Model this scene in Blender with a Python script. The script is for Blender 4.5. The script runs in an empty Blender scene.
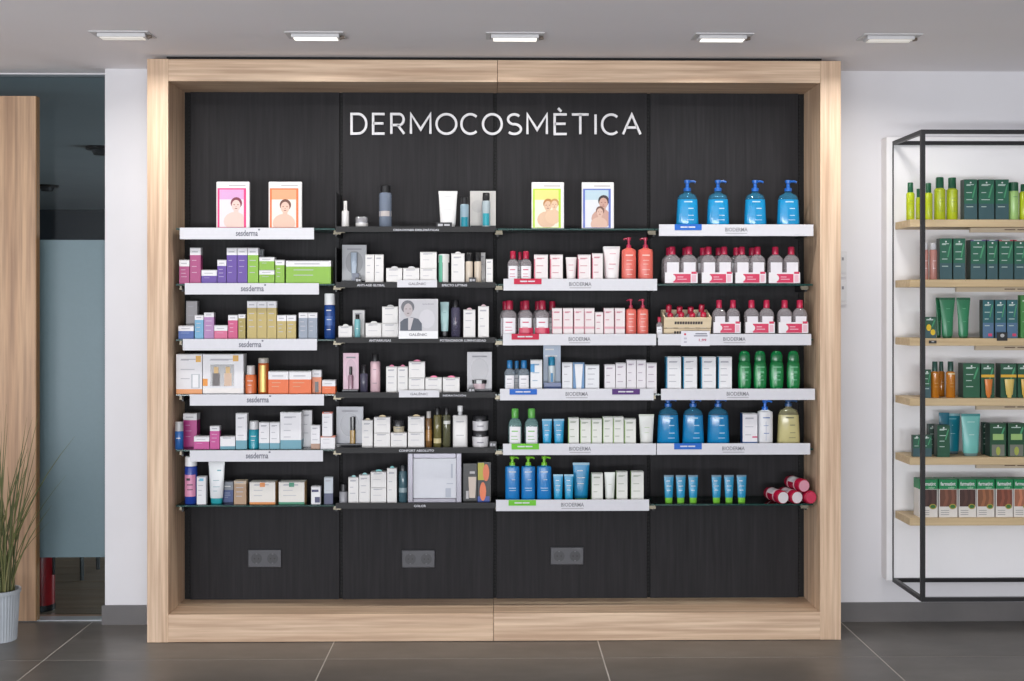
import bpy, bmesh, math, random
from mathutils import Vector
random.seed(7)
PI = math.pi
scene = bpy.context.scene
COL = scene.collection

# ------------------------------------------------------------------ camera, world, light, exposure
F_PX, CAM_D, EYE, HOR, VPX = 1150.0, 5.23, 1.53, 305.0, 495.0
YAW = math.atan((512.0 - VPX) / F_PX)
cam = bpy.data.cameras.new('camera')
cam.sensor_width = 36.0
cam.lens = 36.0 * F_PX / 1024.0
cam.shift_y = -(340.5 - HOR) / 1024.0
cam.clip_start = 0.05
camo = bpy.data.objects.new('camera', cam)
camo.location = (0, -CAM_D, EYE)
camo.rotation_euler = (PI / 2, 0, -YAW)
COL.objects.link(camo)
scene.camera = camo

world = bpy.data.worlds.new('world')
scene.world = world
world.use_nodes = True
bg = world.node_tree.nodes['Background']
bg.inputs['Color'].default_value = (0.92, 0.96, 1.0, 1)
bg.inputs['Strength'].default_value = 0.35

def area_light(name, loc, rot, sx, sy, power, color):
    l = bpy.data.lights.new(name, 'AREA')
    l.shape = 'RECTANGLE'; l.size = sx; l.size_y = sy; l.energy = power; l.color = color
    o = bpy.data.objects.new(name, l); o.location = loc; o.rotation_euler = rot
    COL.objects.link(o)
    return o
# daylight through the shop front, far behind the photographer
area_light('shop_front_daylight', (-0.8, -9.2, 1.45), (PI / 2, 0, 0), 7.0, 2.3, 140, (0.93, 0.965, 1.0))
# added fill light, low behind the camera and tilted up to brighten the ceiling
area_light('ceiling_fill', (-0.8, -9.0, 0.4), (PI / 2 + math.radians(38), 0, 0), 7.0, 0.8, 430, (0.95, 0.96, 1.0))
# side window in the left wall, ahead of the photographer's left shoulder
area_light('side_window_daylight', (-4.55, -4.2, 1.4), (0, -PI / 2 - math.radians(14), 0), 2.0, 3.4, 120, (0.90, 0.95, 1.0))
# added fill light at the side of the back room, brightening its ceiling
area_light('back_room_fill', (1.45, 4.5, 1.2), (0, PI / 2, 0), 1.6, 2.5, 135, (0.85, 0.93, 1.0))
LAMP_W = 7.2
scene.view_settings.view_transform = 'Standard'
scene.view_settings.look = 'None'
scene.view_settings.exposure = -0.15
scene.view_settings.gamma = 1.0
scene.view_settings.use_curve_mapping = False
scene.cycles.max_bounces = 10
scene.cycles.transparent_max_bounces = 24
scene.cycles.caustics_reflective = False
scene.cycles.caustics_refractive = False
scene.cycles.sample_clamp_indirect = 6.0

# ------------------------------------------------------------------ photograph pixel -> point of the place on the plane y = Y
def at(px, py, Y):
    u = (px - 512.0) / F_PX; v = (HOR - py) / F_PX
    dx = math.sin(YAW) + u * math.cos(YAW); dy = math.cos(YAW) - u * math.sin(YAW)
    t = (Y + CAM_D) / dy
    return Vector((dx * t, Y, EYE + v * t))
def ax(px, Y): return at(px, HOR, Y).x
def az(py, Y, px=495): return at(px, py, Y).z

# ------------------------------------------------------------------ materials
def lin(c):
    c = c / 255.0
    return c / 12.92 if c <= 0.04045 else ((c + 0.055) / 1.055) ** 2.4
def rgb(c): return (lin(c[0]), lin(c[1]), lin(c[2]), 1.0)
_mats = {}
def mat(c, rough=0.45, metal=0.0, trans=0.0, emit=0.0):
    key = (tuple(c), rough, metal, trans, emit)
    if key in _mats: return _mats[key]
    m = bpy.data.materials.new('paint'); m.use_nodes = True
    nt = m.node_tree; b = nt.nodes['Principled BSDF']
    b.inputs['Roughness'].default_value = rough
    b.inputs['Metallic'].default_value = metal
    if emit:
        b.inputs['Emission Color'].default_value = rgb(c); b.inputs['Emission Strength'].default_value = emit
    # faint cloudy unevenness of the print or plastic
    n = nt.nodes.new('ShaderNodeTexNoise'); n.inputs['Scale'].default_value = 60.0
    tc = nt.nodes.new('ShaderNodeTexCoord'); nt.links.new(tc.outputs['Object'], n.inputs['Vector'])
    mx = nt.nodes.new('ShaderNodeMix'); mx.data_type = 'RGBA'
    k = tuple(0.8 * v for v in rgb(c)[:3]) + (1.0,)   # seen tone to albedo
    mx.inputs[6].default_value = (k[0] * 0.94, k[1] * 0.94, k[2] * 0.94, 1); mx.inputs[7].default_value = k
    nt.links.new(n.outputs['Fac'], mx.inputs[0]); nt.links.new(mx.outputs[2], b.inputs['Base Color'])
    if trans:
        out = nt.nodes['Material Output']; tr = nt.nodes.new('ShaderNodeBsdfTransparent')
        tr.inputs['Color'].default_value = (min(1, k[0] * 0.5 + 0.5), min(1, k[1] * 0.5 + 0.5), min(1, k[2] * 0.5 + 0.5), 1)
        ms = nt.nodes.new('ShaderNodeMixShader'); ms.inputs['Fac'].default_value = trans
        nt.links.new(b.outputs[0], ms.inputs[1]); nt.links.new(tr.outputs[0], ms.inputs[2])
        nt.links.new(ms.outputs[0], out.inputs['Surface'])
    _mats[key] = m
    return m

def noise_mat(name, c0, c1, scale, rough, stretch=(1, 1, 1), detail=4.0, bump=0.0, c2=None, fine=None, r2=None, gloss=0.5, dist=0.0):
    """Two or three tones mixed by a stretched noise, with optional finer streaks and relief."""
    m = bpy.data.materials.new(name); m.use_nodes = True
    nt = m.node_tree; N = nt.nodes; L = nt.links; b = N['Principled BSDF']
    b.inputs['Roughness'].default_value = rough
    b.inputs['Specular IOR Level'].default_value = gloss
    tc = N.new('ShaderNodeTexCoord'); oi = N.new('ShaderNodeObjectInfo')
    mul = N.new('ShaderNodeVectorMath'); mul.operation = 'SCALE'; mul.inputs[0].default_value = (7.3, 5.1, 9.7)
    L.new(oi.outputs['Random'], mul.inputs['Scale'])
    add = N.new('ShaderNodeVectorMath'); add.operation = 'ADD'
    L.new(tc.outputs['Object'], add.inputs[0]); L.new(mul.outputs[0], add.inputs[1])
    mp = N.new('ShaderNodeMapping'); mp.inputs['Scale'].default_value = stretch
    L.new(add.outputs[0], mp.inputs['Vector'])
    n = N.new('ShaderNodeTexNoise'); n.inputs['Scale'].default_value = scale; n.inputs['Detail'].default_value = detail
    n.inputs['Distortion'].default_value = dist
    L.new(mp.outputs[0], n.inputs['Vector'])
    rp = N.new('ShaderNodeValToRGB'); rp.color_ramp.elements[0].position = 0.3; rp.color_ramp.elements[1].position = 0.7
    rp.color_ramp.elements[0].color = rgb(c0); rp.color_ramp.elements[1].color = rgb(c1)
    if c2:
        e = rp.color_ramp.elements.new(0.5); e.color = rgb(c2)
    L.new(n.outputs['Fac'], rp.inputs['Fac'])
    last = rp.outputs['Color']
    if fine:
        n2 = N.new('ShaderNodeTexNoise'); n2.inputs['Scale'].default_value = fine[0]; n2.inputs['Detail'].default_value = 6
        L.new(mp.outputs[0], n2.inputs['Vector'])
        r = N.new('ShaderNodeMapRange'); r.inputs['From Min'].default_value = 0.35; r.inputs['From Max'].default_value = 0.65
        r.inputs['To Min'].default_value = 0.0; r.inputs['To Max'].default_value = fine[1]
        L.new(n2.outputs['Fac'], r.inputs['Value'])
        mx = N.new('ShaderNodeMix'); mx.data_type = 'RGBA'; mx.blend_type = 'MIX'
        L.new(r.outputs[0], mx.inputs[0]); L.new(last, mx.inputs[6]); mx.inputs[7].default_value = rgb(fine[2])
        last = mx.outputs[2]
    L.new(last, b.inputs['Base Color'])
    if bump:
        bp = N.new('ShaderNodeBump'); bp.inputs['Strength'].default_value = bump; bp.inputs['Distance'].default_value = 0.002
        L.new(n.outputs['Fac'], bp.inputs['Height']); L.new(bp.outputs[0], b.inputs['Normal'])
    return m

def wood(name, axis, light, mid, dark, sc=1.0, streak=0.62):
    st = {'x': (0.5, 14, 14), 'y': (14, 0.5, 14), 'z': (14, 14, 0.5)}[axis]
    return noise_mat(name, mid, light, 1.25 * sc, 0.5, st, 3.0, 0.05, fine=(4.2 * sc, streak, dark), dist=0.3)
OAK = ((226, 200, 172), (208, 178, 148), (160, 126, 100))
WOOD_V = wood('ash_wood_upright', 'z', *OAK)
WOOD_H = wood('ash_wood_lengthwise', 'x', *OAK)
SHELF_OAK = wood('oak_shelf', 'x', (204, 182, 144), (190, 166, 126), (158, 132, 96), streak=0.35)
DOOR_WOOD = wood('striped_door_wood', 'z', (206, 172, 138), (184, 148, 116), (128, 98, 78), 0.9, 0.6)
PINE = wood('pine_crate', 'x', (240, 222, 190), (230, 210, 176), (206, 180, 142), streak=0.3)
PANEL = noise_mat('charcoal_wood_panel', (40, 39, 41), (47, 46, 48), 1.3, 0.55, (22, 22, 1.0), 4.0, 0.15, fine=(4.0, 0.4, (30, 29, 31)), dist=1.6, gloss=0.12)
WALL = noise_mat('white_wall_paint', (216, 215, 218), (220, 219, 222), 3.0, 0.8)
BOARD = noise_mat('white_board', (238, 237, 238), (242, 241, 242), 3.0, 0.6)
CEIL = noise_mat('ceiling_paint', (234, 231, 233), (237, 234, 236), 2.0, 0.9)
TILE = noise_mat('grey_porcelain_tile', (88, 85, 81), (108, 104, 99), 2.2, 0.34, (1, 2.2, 1), 6.0, 0.03, fine=(9.0, 0.25, (70, 67, 64)))
SKIRT = noise_mat('grey_skirting_tile', (92, 90, 90), (104, 101, 100), 4.0, 0.45, (1, 1, 1), 5.0)
GROUT = noise_mat('grout', (196, 190, 182), (206, 200, 192), 20.0, 0.9)
BACKFLOOR = noise_mat('dark_plank', (150, 124, 102), (178, 150, 126), 2.0, 0.35, (1, 10, 1), 4.0)
BACKCEIL = noise_mat('back_room_ceiling', (140, 150, 158), (146, 156, 164), 2.0, 0.9)
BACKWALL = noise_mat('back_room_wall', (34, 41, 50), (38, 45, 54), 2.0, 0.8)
STEEL_BLACK = noise_mat('black_powder_coat', (20, 20, 22), (25, 25, 27), 40.0, 0.45)
LEAF = noise_mat('grass_blade', (62, 74, 38), (112, 106, 66), 9.0, 0.5, (1, 1, 0.3), c2=(84, 90, 48))
POT = noise_mat('grey_ribbed_pot', (156, 163, 170), (168, 174, 180), 8.0, 0.4)
WHITE = mat((236, 235, 237), 0.4)
STRIP = mat((222, 222, 228), 0.4)
BLACK = mat((24, 24, 27), 0.35)
BLACKG = mat((22, 22, 24), 0.12)
CHROME = mat((120, 114, 100), 0.35, 0.9)
SILVER = mat((190, 190, 196), 0.3, 0.6)
GREYTXT = mat((120, 122, 130), 0.6)
DARKTXT = mat((62, 62, 70), 0.6)
WHITETXT = mat((240, 240, 240), 0.5)

def glass_mat(name, tint, ior=1.45, strength=1.0):
    m = bpy.data.materials.new(name); m.use_nodes = True
    nt = m.node_tree; N = nt.nodes; L = nt.links
    N.remove(N['Principled BSDF'])
    tr = N.new('ShaderNodeBsdfTransparent'); tr.inputs['Color'].default_value = tint
    gl = N.new('ShaderNodeBsdfGlossy'); gl.inputs['Roughness'].default_value = 0.02
    fr = N.new('ShaderNodeFresnel'); fr.inputs['IOR'].default_value = ior
    ms = N.new('ShaderNodeMixShader')
    L.new(fr.outputs[0], ms.inputs['Fac']); L.new(tr.outputs[0], ms.inputs[1]); L.new(gl.outputs[0], ms.inputs[2])
    L.new(ms.outputs[0], N['Material Output'].inputs['Surface'])
    return m
GLASS = glass_mat('shelf_glass', (0.87, 0.93, 0.92, 1))
PANE = glass_mat('clear_pane', (0.86, 0.92, 0.93, 1), 1.22)
GLASS_EDGE = mat((28, 84, 78), 0.15, 0.0, 0.35)
FROST = mat((120, 144, 152), 0.35, 0.0, 0.12)

# ------------------------------------------------------------------ mesh helpers
def link(name, me, parent=None, loc=(0, 0, 0)):
    o = bpy.data.objects.new(name, me)
    COL.objects.link(o)
    if parent is not None: o.parent = parent
    o.location = loc
    return o
def mesh(name, verts, faces, mats, idx=None, smooth=False, parent=None, loc=(0, 0, 0), angle=40):
    me = bpy.data.meshes.new(name)
    me.from_pydata([tuple(v) for v in verts], [], faces)
    if not isinstance(mats, (list, tuple)): mats = [mats]
    for m in mats: me.materials.append(m)
    if idx: me.polygons.foreach_set('material_index', idx)
    if smooth:
        me.polygons.foreach_set('use_smooth', [True] * len(faces))
        me.set_sharp_from_angle(angle=math.radians(angle))
    me.update()
    return link(name, me, parent, loc)
BOXF = [(0, 3, 2, 1), (4, 5, 6, 7), (0, 1, 5, 4), (1, 2, 6, 5), (2, 3, 7, 6), (3, 0, 4, 7)]
def boxv(x0, x1, y0, y1, z0, z1):
    return [(x0, y0, z0), (x1, y0, z0), (x1, y1, z0), (x0, y1, z0), (x0, y0, z1), (x1, y0, z1), (x1, y1, z1), (x0, y1, z1)]
def box(name, x0, x1, y0, y1, z0, z1, m, parent=None, bevel=0.0, loc=None):
    """A box; its origin sits at its base centre (or at loc)."""
    if x1 < x0: x0, x1 = x1, x0
    cx, cy = (0, 0) if parent is not None else ((x0 + x1) / 2, (y0 + y1) / 2)
    cz = 0 if parent is not None else z0
    V = boxv(x0 - cx, x1 - cx, y0 - cy, y1 - cy, z0 - cz, z1 - cz)
    if not bevel: return mesh(name, V, BOXF, m, parent=parent, loc=(cx, cy, cz))
    bm = bmesh.new(); vs = [bm.verts.new(v) for v in V]
    for f in BOXF: bm.faces.new([vs[i] for i in f])
    bmesh.ops.bevel(bm, geom=bm.edges[:], offset=bevel, segments=2, affect='EDGES', profile=0.5)
    me = bpy.data.meshes.new(name); bm.to_mesh(me); bm.free(); me.materials.append(m)
    return link(name, me, parent, (cx, cy, cz))
def boxes(name, lst, m, parent=None):
    V, F = [], []
    for b in lst:
        k = len(V); V += boxv(*b); F += [tuple(i + k for i in f) for f in BOXF]
    return mesh(name, V, F, m, parent=parent)
def tag(o, label=None, cat=None, group=None, kind=None):
    if label: o['label'] = label
    if cat: o['category'] = cat
    if group: o['group'] = group
    if kind: o['kind'] = kind
    return o
def thing(name, loc, label, cat, group=None):
    o = bpy.data.objects.new(name, None); o.empty_display_size = 0.02
    COL.objects.link(o); o.location = loc
    return tag(o, label, cat, group)
def sgnpow(c, p): return math.copysign(abs(c) ** p, c)
def pt(t, hw, hd, n):
    c, s = math.cos(t), math.sin(t)
    return hw * sgnpow(c, 2.0 / n), hd * sgnpow(s, 2.0 / n)
def loft(name, prof, n, m, parent, N=20, smooth=True, cx=0.0, cy=0.0, angle=40):
    """prof: (z, half width, half depth) from bottom to top; superellipse sections; closed at both ends."""
    V, F = [], []
    for z, hw, hd in prof:
        for i in range(N):
            x, y = pt(2 * PI * i / N, hw, hd, n); V.append((x + cx, y + cy, z))
    for k in range(len(prof) - 1):
        for i in range(N):
            j = (i + 1) % N; F.append((k * N + i, k * N + j, (k + 1) * N + j, (k + 1) * N + i))
    F.append(tuple(range(N - 1, -1, -1))); F.append(tuple((len(prof) - 1) * N + i for i in range(N)))
    return mesh(name, V, F, m, smooth=smooth, parent=parent, angle=angle)
def prof_at(prof, z):
    for (a, b) in zip(prof, prof[1:]):
        if a[0] <= z <= b[0] and b[0] > a[0]:
            f = (z - a[0]) / (b[0] - a[0]); return a[1] + (b[1] - a[1]) * f, a[2] + (b[2] - a[2]) * f
    return prof[-1][1:] if z > prof[-1][0] else prof[0][1:]
def patches(name, prof, n, lst, m, parent, off=0.0004, cy=0.0):
    """Printed areas that hug a lofted body: lst of (z0, z1, x0, x1), x as share of the half width."""
    V, F = [], []
    for z0, z1, xa, xb in lst:
        S = 6; k = len(V)
        zs = [z0] + [p[0] for p in prof if z0 < p[0] < z1] + [z1]
        for z in zs:
            hw, hd = prof_at(prof, z)
            for i in range(S + 1):
                f = xa + (xb - xa) * i / S
                f = max(-0.985, min(0.985, f))
                y = (1 - abs(f) ** n) ** (1.0 / n)
                V.append((f * hw * (1 + off / max(hw, 1e-4)), -y * hd - off + cy, z))
        for r in range(len(zs) - 1):
            for i in range(S):
                a = k + r * (S + 1) + i; F.append((a, a + 1, a + S + 2, a + S + 1))
    o = mesh(name, V, F, m, smooth=True, parent=parent)
    if len(lst) > 1: o['kind'] = 'stuff'
    return o
def quads(name, lst, y, m, parent):
    """Flat print on a front face: lst of (x0, x1, z0, z1)."""
    V, F = [], []
    for a, b, c, d in lst:
        k = len(V); V += [(a, y, c), (b, y, c), (b, y, d), (a, y, d)]; F.append((k, k + 1, k + 2, k + 3))
    o = mesh(name, V, F, m, parent=parent)
    if len(lst) > 1: o['kind'] = 'stuff'
    return o
def tube(name, pts, r, m, parent=None, N=8, loc=(0, 0, 0), taper=None):
    V, F = [], []
    P = [Vector(p) for p in pts]
    for k, p in enumerate(P):
        d = (P[min(k + 1, len(P) - 1)] - P[max(k - 1, 0)]).normalized()
        a = d.cross(Vector((0, 1, 0)) if abs(d.y) < 0.9 else Vector((1, 0, 0))).normalized(); b = d.cross(a)
        rr = r if taper is None else r * taper[k]
        for i in range(N):
            t = 2 * PI * i / N; V.append(p + a * (rr * math.cos(t)) + b * (rr * math.sin(t)))
    for k in range(len(P) - 1):
        for i in range(N):
            j = (i + 1) % N; F.append((k * N + i, k * N + j, (k + 1) * N + j, (k + 1) * N + i))
    F.append(tuple(range(N - 1, -1, -1))); F.append(tuple((len(P) - 1) * N + i for i in range(N)))
    return mesh(name, V, F, m, smooth=True, parent=parent, loc=loc)
_fonts = {}
def text(name, s, x0, x1, z0, z1, y, m, parent, lean=0.0):
    """Flat lettering filling the given rectangle on a plane that faces -y."""
    if s not in _fonts:
        cu = bpy.data.curves.new('lettering', 'FONT'); cu.body = s; cu.resolution_u = 2; cu.offset = 0.022
        o = bpy.data.objects.new('lettering', cu)
        me = bpy.data.meshes.new_from_object(o)
        V = [(v.co.x, v.co.y) for v in me.vertices]; Fc = [tuple(p.vertices) for p in me.polygons]
        bpy.data.objects.remove(o); bpy.data.meshes.remove(me)
        _fonts[s] = (V, Fc)
    V, Fc = _fonts[s]
    xa, xb = min(v[0] for v in V), max(v[0] for v in V); ya, yb = min(v[1] for v in V), max(v[1] for v in V)
    W = [(x0 + (v[0] - xa) / (xb - xa) * (x1 - x0), y, z0 + (v[1] - ya) / (yb - ya) * (z1 - z0)) for v in V]
    return mesh(name, W, Fc, m, parent=parent)
def ellipse(cx, cz, rx, rz, N=16, a0=0, a1=2 * PI): return [(cx + rx * math.cos(a0 + (a1 - a0) * i / N), cz + rz * math.sin(a0 + (a1 - a0) * i / N)) for i in range(N if a1 - a0 > 6.2 else N + 1)]
def flat(name, polys, y, m, parent):
    V, F = [], []
    for p in polys:
        k = len(V); V += [(a, y, b) for a, b in p]; F.append(tuple(range(k, k + len(p))))
    return mesh(name, V, F, m, parent=parent)

# ================================================================== THE SETTING
CEIL_Z, WALL_Y, PANEL_Y, SHELF_Y = 2.662, 0.31, 0.265, 0.05
floor = box('floor', -4.6, 4.4, -9.3, 0.45, -0.12, -0.004, TILE); tag(floor, kind='structure')
floor.location = (0, 0, 0)
for v in floor.data.vertices: v.co = (v.co.x - 0.1, v.co.y - 4.425, v.co.z - 0.12)
g = box('joint_bed', -3.2, 3.0, -1.5, 0.36, -0.0039, -0.0012, GROUT, floor)
TX = [-3.144, -1.944, -0.731, 0.468, 1.669, 2.869]
TY = [-1.45, -0.85, -0.25, 0.355]
for i in range(5):
    for j in range(3):
        t = box('tile', TX[i] + .0028, TX[i + 1] - .0028, TY[j] + .0028, TY[j + 1] - .0028, -0.0038, 0.0, TILE, floor)
ceiling = box('ceiling', -4.6, 4.4, -9.3, WALL_Y + 0.12, CEIL_Z, CEIL_Z + 0.1, CEIL); tag(ceiling, kind='structure')
PIL_X = ax(105, WALL_Y); CX_R = ax(841, 0) + .001
w = box('wall_back', PIL_X, 4.4, WALL_Y, WALL_Y + 0.12, 0, CEIL_Z, WALL); tag(w, kind='structure')
box('skirting_tile', CX_R, 2.9, WALL_Y - 0.012, WALL_Y, 0.0, 0.092, SKIRT, tag(thing('baseboard_back', (0, 0, 0), None, None), kind='structure'))
bb = bpy.data.objects['baseboard_back']
box('skirting_tile', 2.902, 4.3, WALL_Y - 0.012, WALL_Y, 0.0, 0.092, SKIRT, bb)
box('skirting_tile', PIL_X - 0.012, ax(146, .3), WALL_Y - 0.012, WALL_Y, 0.0, 0.092, SKIRT, bb)
box('skirting_tile', PIL_X - 0.012, PIL_X, WALL_Y, WALL_Y + 0.1, 0.0, 0.092, SKIRT, bb)
w = box('wall_left', -4.7, -4.6, -9.3, WALL_Y + .12, -0.1, CEIL_Z + 0.1, WALL); tag(w, kind='structure')
w = box('wall_right', 4.4, 4.5, -9.3, WALL_Y + .12, -0.1, CEIL_Z + 0.1, WALL); tag(w, kind='structure')
w = box('trim_1', -4.6, PIL_X, WALL_Y + 0.105, WALL_Y + 0.12, CEIL_Z - 0.006, CEIL_Z, WALL); tag(w, kind='structure')
# back room beyond the opening
w = box('ceiling_back_room', -12, 1.5, WALL_Y + 0.12, 8.4, CEIL_Z - 0.007, CEIL_Z + 0.1, BACKCEIL); tag(w, kind='structure')
w = box('wall_back_room', -12, 1.5, 8.4, 8.5, -0.1, CEIL_Z + 0.1, BACKWALL); tag(w, kind='structure')
w = box('wall_back_room_side', 1.5, 1.6, WALL_Y + 0.12, 8.5, -0.1, CEIL_Z + 0.1, BACKWALL); tag(w, kind='structure')
fb = box('floor_back_room', -12, 1.5, 0.45, 8.4, -0.12, -0.006, BACKFLOOR); tag(fb, kind='structure')
fb.location = (0, 0, 0)
for v in fb.data.vertices: v.co = (v.co.x - 5.25, v.co.y + 4.425, v.co.z - 0.12)
yy = 0.455
for k in range(9):
    box('plank', -4.0, -1.2, yy, yy + 0.172, -0.005, 0.001, BACKFLOOR, fb); yy += 0.178
w = box('trim_2', -3.4, PIL_X, WALL_Y + 0.055, WALL_Y + 0.125, 0.0, 0.006, mat((200, 205, 210), 0.3, 0.3)); tag(w, kind='structure')
# glazed partition with a frosted film
gp = tag(thing('window_1', (-2.6, 0.47, 0), None, None), kind='structure')
fz0, fz1 = az(557, .47, 70), az(240, .47, 70)
def in_gp(name, x0, x1, y0, y1, z0, z1, m): return box(name, x0 + 2.6, x1 + 2.6, y0 - .47, y1 - .47, z0, z1, m, gp)
in_gp('pane', -3.6, PIL_X + 0.03, 0.466, 0.474, 0.008, CEIL_Z - 0.010, PANE)
in_gp('frosted_film', -3.6, PIL_X + 0.03, 0.4635, 0.465, fz0, fz1, FROST)
# sliding wooden door, standing open
dz1 = az(96, .35, 20); dx1 = ax(36.4, .35) - .004
d1 = tag(thing('door_1', (dx1 - 0.5, .37, 0), None, None), kind='structure')
box('door_leaf', -0.5, 0.5, -0.02, 0.02, 0.006, dz1, DOOR_WOOD, d1)
box('edge_band', 0.5, 0.504, -0.02, 0.02, 0.006, dz1, mat((150, 108, 60), 0.5), d1)

# ------------------------------------------------------------------ back room: extinguisher, stool, ceiling spots
ex = thing('fire_extinguisher', (ax(42, .58), .58, 0.002), 'red fire extinguisher on the floor behind the frosted glass pane', 'fire extinguisher')
RED = mat((172, 22, 34), 0.3)
loft('cylinder', [(0, .05, .05), (.01, .062, .062), (.38, .062, .062), (.43, .05, .05), (.46, .02, .02)], 2, RED, ex)
patches('instruction_label', [(0, .062, .062), (.38, .062, .062)], 2, [(.3, .37, -.7, .7)], WHITE, ex, .001)
loft('base_ring', [(0, .064, .064), (.03, .064, .064)], 2, BLACK, ex)
loft('valve', [(.46, .016, .016), (.5, .016, .016)], 2, BLACK, ex)
tube('handle', [(0, 0, .5), (.05, 0, .52), (.1, 0, .525)], .007, BLACK, ex)
tube('hose', [(.01, -.02, .49), (.06, -.04, .44), (.07, -.03, .3), (.066, -.02, .18)], .008, BLACK, ex)
st = thing('stool', (ax(82, 1.2) - .13, 1.33, 0.001), 'dark stool in the back room, its leg showing below the frosted film', 'stool')
loft('seat', [(.44, .17, .17), (.46, .18, .18), (.48, .17, .17)], 2, BLACK, st)
for sx, sy in ((1, -1), (-1, -1), (1, 1), (-1, 1)):
    tube('leg', [(sx * .12, sy * .12, .44), (sx * .13, sy * .13, 0.0)], .012, BLACK, st)
for px, py, desc in ((47, 186, 'dark round ceiling spot in the dim back room, farther one beside wooden door'), (101, 148, 'dark round ceiling spot in the dim back room, nearer one beside white wall')):
    Z = F_PX * (CEIL_Z - 0.007 - EYE) / (HOR - py); Y = Z - CAM_D
    s = thing('ceiling_spot', (ax(px, Y), Y, CEIL_Z - 0.007), desc, 'ceiling light', 'back room ceiling spots')
    loft('ring', [(-.02, .10, .10), (0, .11, .11)], 2, BLACK, s)
    loft('lamp_head', [(-.055, .05, .05), (-.02, .065, .065)], 2, mat((50, 50, 55), .4), s)

# ================================================================== DISPLAY CABINET
CX0, CX1 = ax(147, 0), ax(841, 0)
IX0, IX1 = ax(168.2, 0), ax(820.2, 0)
CTOP = 2.645; IZ1 = az(82, 0); IZ0 = az(613.5, 0)
cab = thing('display_cabinet', (0, 0.0, 0), 'large ash-wood framed wall display cabinet with charcoal back panels and glass shelves', 'cabinet')
CY1 = WALL_Y - 0.002
def rbox(name, x0, x1, y0, y1, z0, z1, m, bevel=0.0): return box(name, x0, x1, y0, y1, z0, z1, m, cab, bevel)
rbox('stile', CX0, IX0, 0, CY1, 0.001, CTOP, WOOD_V, .002)
rbox('stile', IX1, CX1, 0, CY1, 0.001, CTOP, WOOD_V, .002)
sx = ax(497.5, 0)
rbox('rail', IX0, sx - .0008, 0.001, CY1, IZ1, CTOP - .001, WOOD_H, .0015)
rbox('rail', sx + .0008, IX1, 0.001, CY1, IZ1, CTOP - .001, WOOD_H, .0015)
sx2 = ax(493.5, 0)
rbox('rail', IX0, sx2 - .0008, 0.001, CY1, 0.002, IZ0, WOOD_H, .0015)
rbox('rail', sx2 + .0008, IX1, 0.001, CY1, 0.002, IZ0, WOOD_H, .0015)
rbox('gap_shade_strip', CX0 + .08, CX1 - .08, .03, CY1, CTOP, CEIL_Z - .0005, mat((14, 14, 16), .8))  # black strip added in the ceiling gap to stand in for its shade
# back panels with slotted rails in the joints
seams = [ax(341, PANEL_Y), ax(495, PANEL_Y), ax(648.7, PANEL_Y)]
edges = [IX0 + .022] + seams + [IX1 - .022]
for i in range(4):
    rbox('back_panel', edges[i] + .0075, edges[i + 1] - .0075, PANEL_Y, PANEL_Y + .018, IZ0, IZ1, PANEL, .0012)
for k, e in enumerate(edges):
    L = [(e - .012, e + .012, PANEL_Y + .012, PANEL_Y + .02, IZ0, IZ1)]
    if k in (0, 4): L = [(e - .03 if k == 0 else e - .004, e + .004 if k == 0 else e + .03, PANEL_Y + .012, PANEL_Y + .02, IZ0, IZ1)]
    r = boxes('slotted_rail', L, mat((9, 9, 10), .8), cab)
    rung = []
    z = IZ0 + .02
    while z < IZ1 - .02:
        rung.append((e - .0035, e + .0035, PANEL_Y + .008, PANEL_Y + .012, z, z + .0095)); z += .018
    boxes('slot_bridge', rung, mat((30, 30, 32), .8), r)
rbox('carcass_back', IX0, IX1, PANEL_Y + .021, CY1, IZ0, IZ1, BLACK)

ROWY = [228.5, 284, 339.2, 394, 449.2, 504.5]
ROWZ = [az(y, SHELF_Y) for y in ROWY]
COLX = [(176, 334.6), (335.6, 497), (498, 654.2), (655.2, 813)]
COLN = ['left bay', 'black-shelf bay', 'third bay', 'right bay']
ROWN = ['top shelf', 'second shelf', 'third shelf', 'fourth shelf', 'fifth shelf', 'bottom shelf']
BLACKSHELF = mat((17, 17, 19), 0.6)
for r in range(6):
    z = ROWZ[r]
    for c in range(4):
        x0, x1 = ax(COLX[c][0], SHELF_Y), ax(COLX[c][1], SHELF_Y)
        V = boxv(x0, x1, SHELF_Y, PANEL_Y - .004, z - .007, z)
        s = mesh('glass_shelf', V, BOXF, [GLASS, GLASS_EDGE], [0, 0, 1, 1, 1, 1], parent=cab)
        if c == 1:   # black insert tray with a raised front
            boxes('shelf_front', [(x0 + .002, x1 - .008, .041, .0485, az(ROWY[r] + 3.6, .045), az(ROWY[r] - 1.9, .045)),
                                  (x0 + .002, x1 - .002, .0485, PANEL_Y - .03, z + .0004, z + .0022)], BLACKSHELF, s)
    for k, bx_ in enumerate((ax(180.5, SHELF_Y), ax(335, SHELF_Y), ax(497.5, SHELF_Y), ax(654.7, SHELF_Y), ax(808, SHELF_Y))):
        a = rbox('bracket', bx_ - .004, bx_ + .004, .085, PANEL_Y + .012, z - .035, z - .0085, BLACK)
        sgn = 1 if k < 4 else -1
        cl = boxes('chrome_clip', [(bx_ - .008, bx_ + (.042 if k == 1 else .022 if k == 2 else .001), .066, .0845, z - .019, z - .0085), (bx_ - .011, bx_ + (.024 if k else .001), .072, .0845, z - .026, z - .0195)] if k in (0, 1, 2) else
                   [(bx_ - .03, bx_ + .006, .066, .0845, z - .019, z - .0085), (bx_ - .026, bx_ + .008, .072, .0845, z - .026, z - .0195)], CHROME, a)

for r in (0, 1):
    xd = ax(335.9, .07)
    rbox('side_divider', xd - .0012, xd + .0012, .07, PANEL_Y - .006, ROWZ[r] + .0024, ROWZ[r] + .168, BLACKG)
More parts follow.
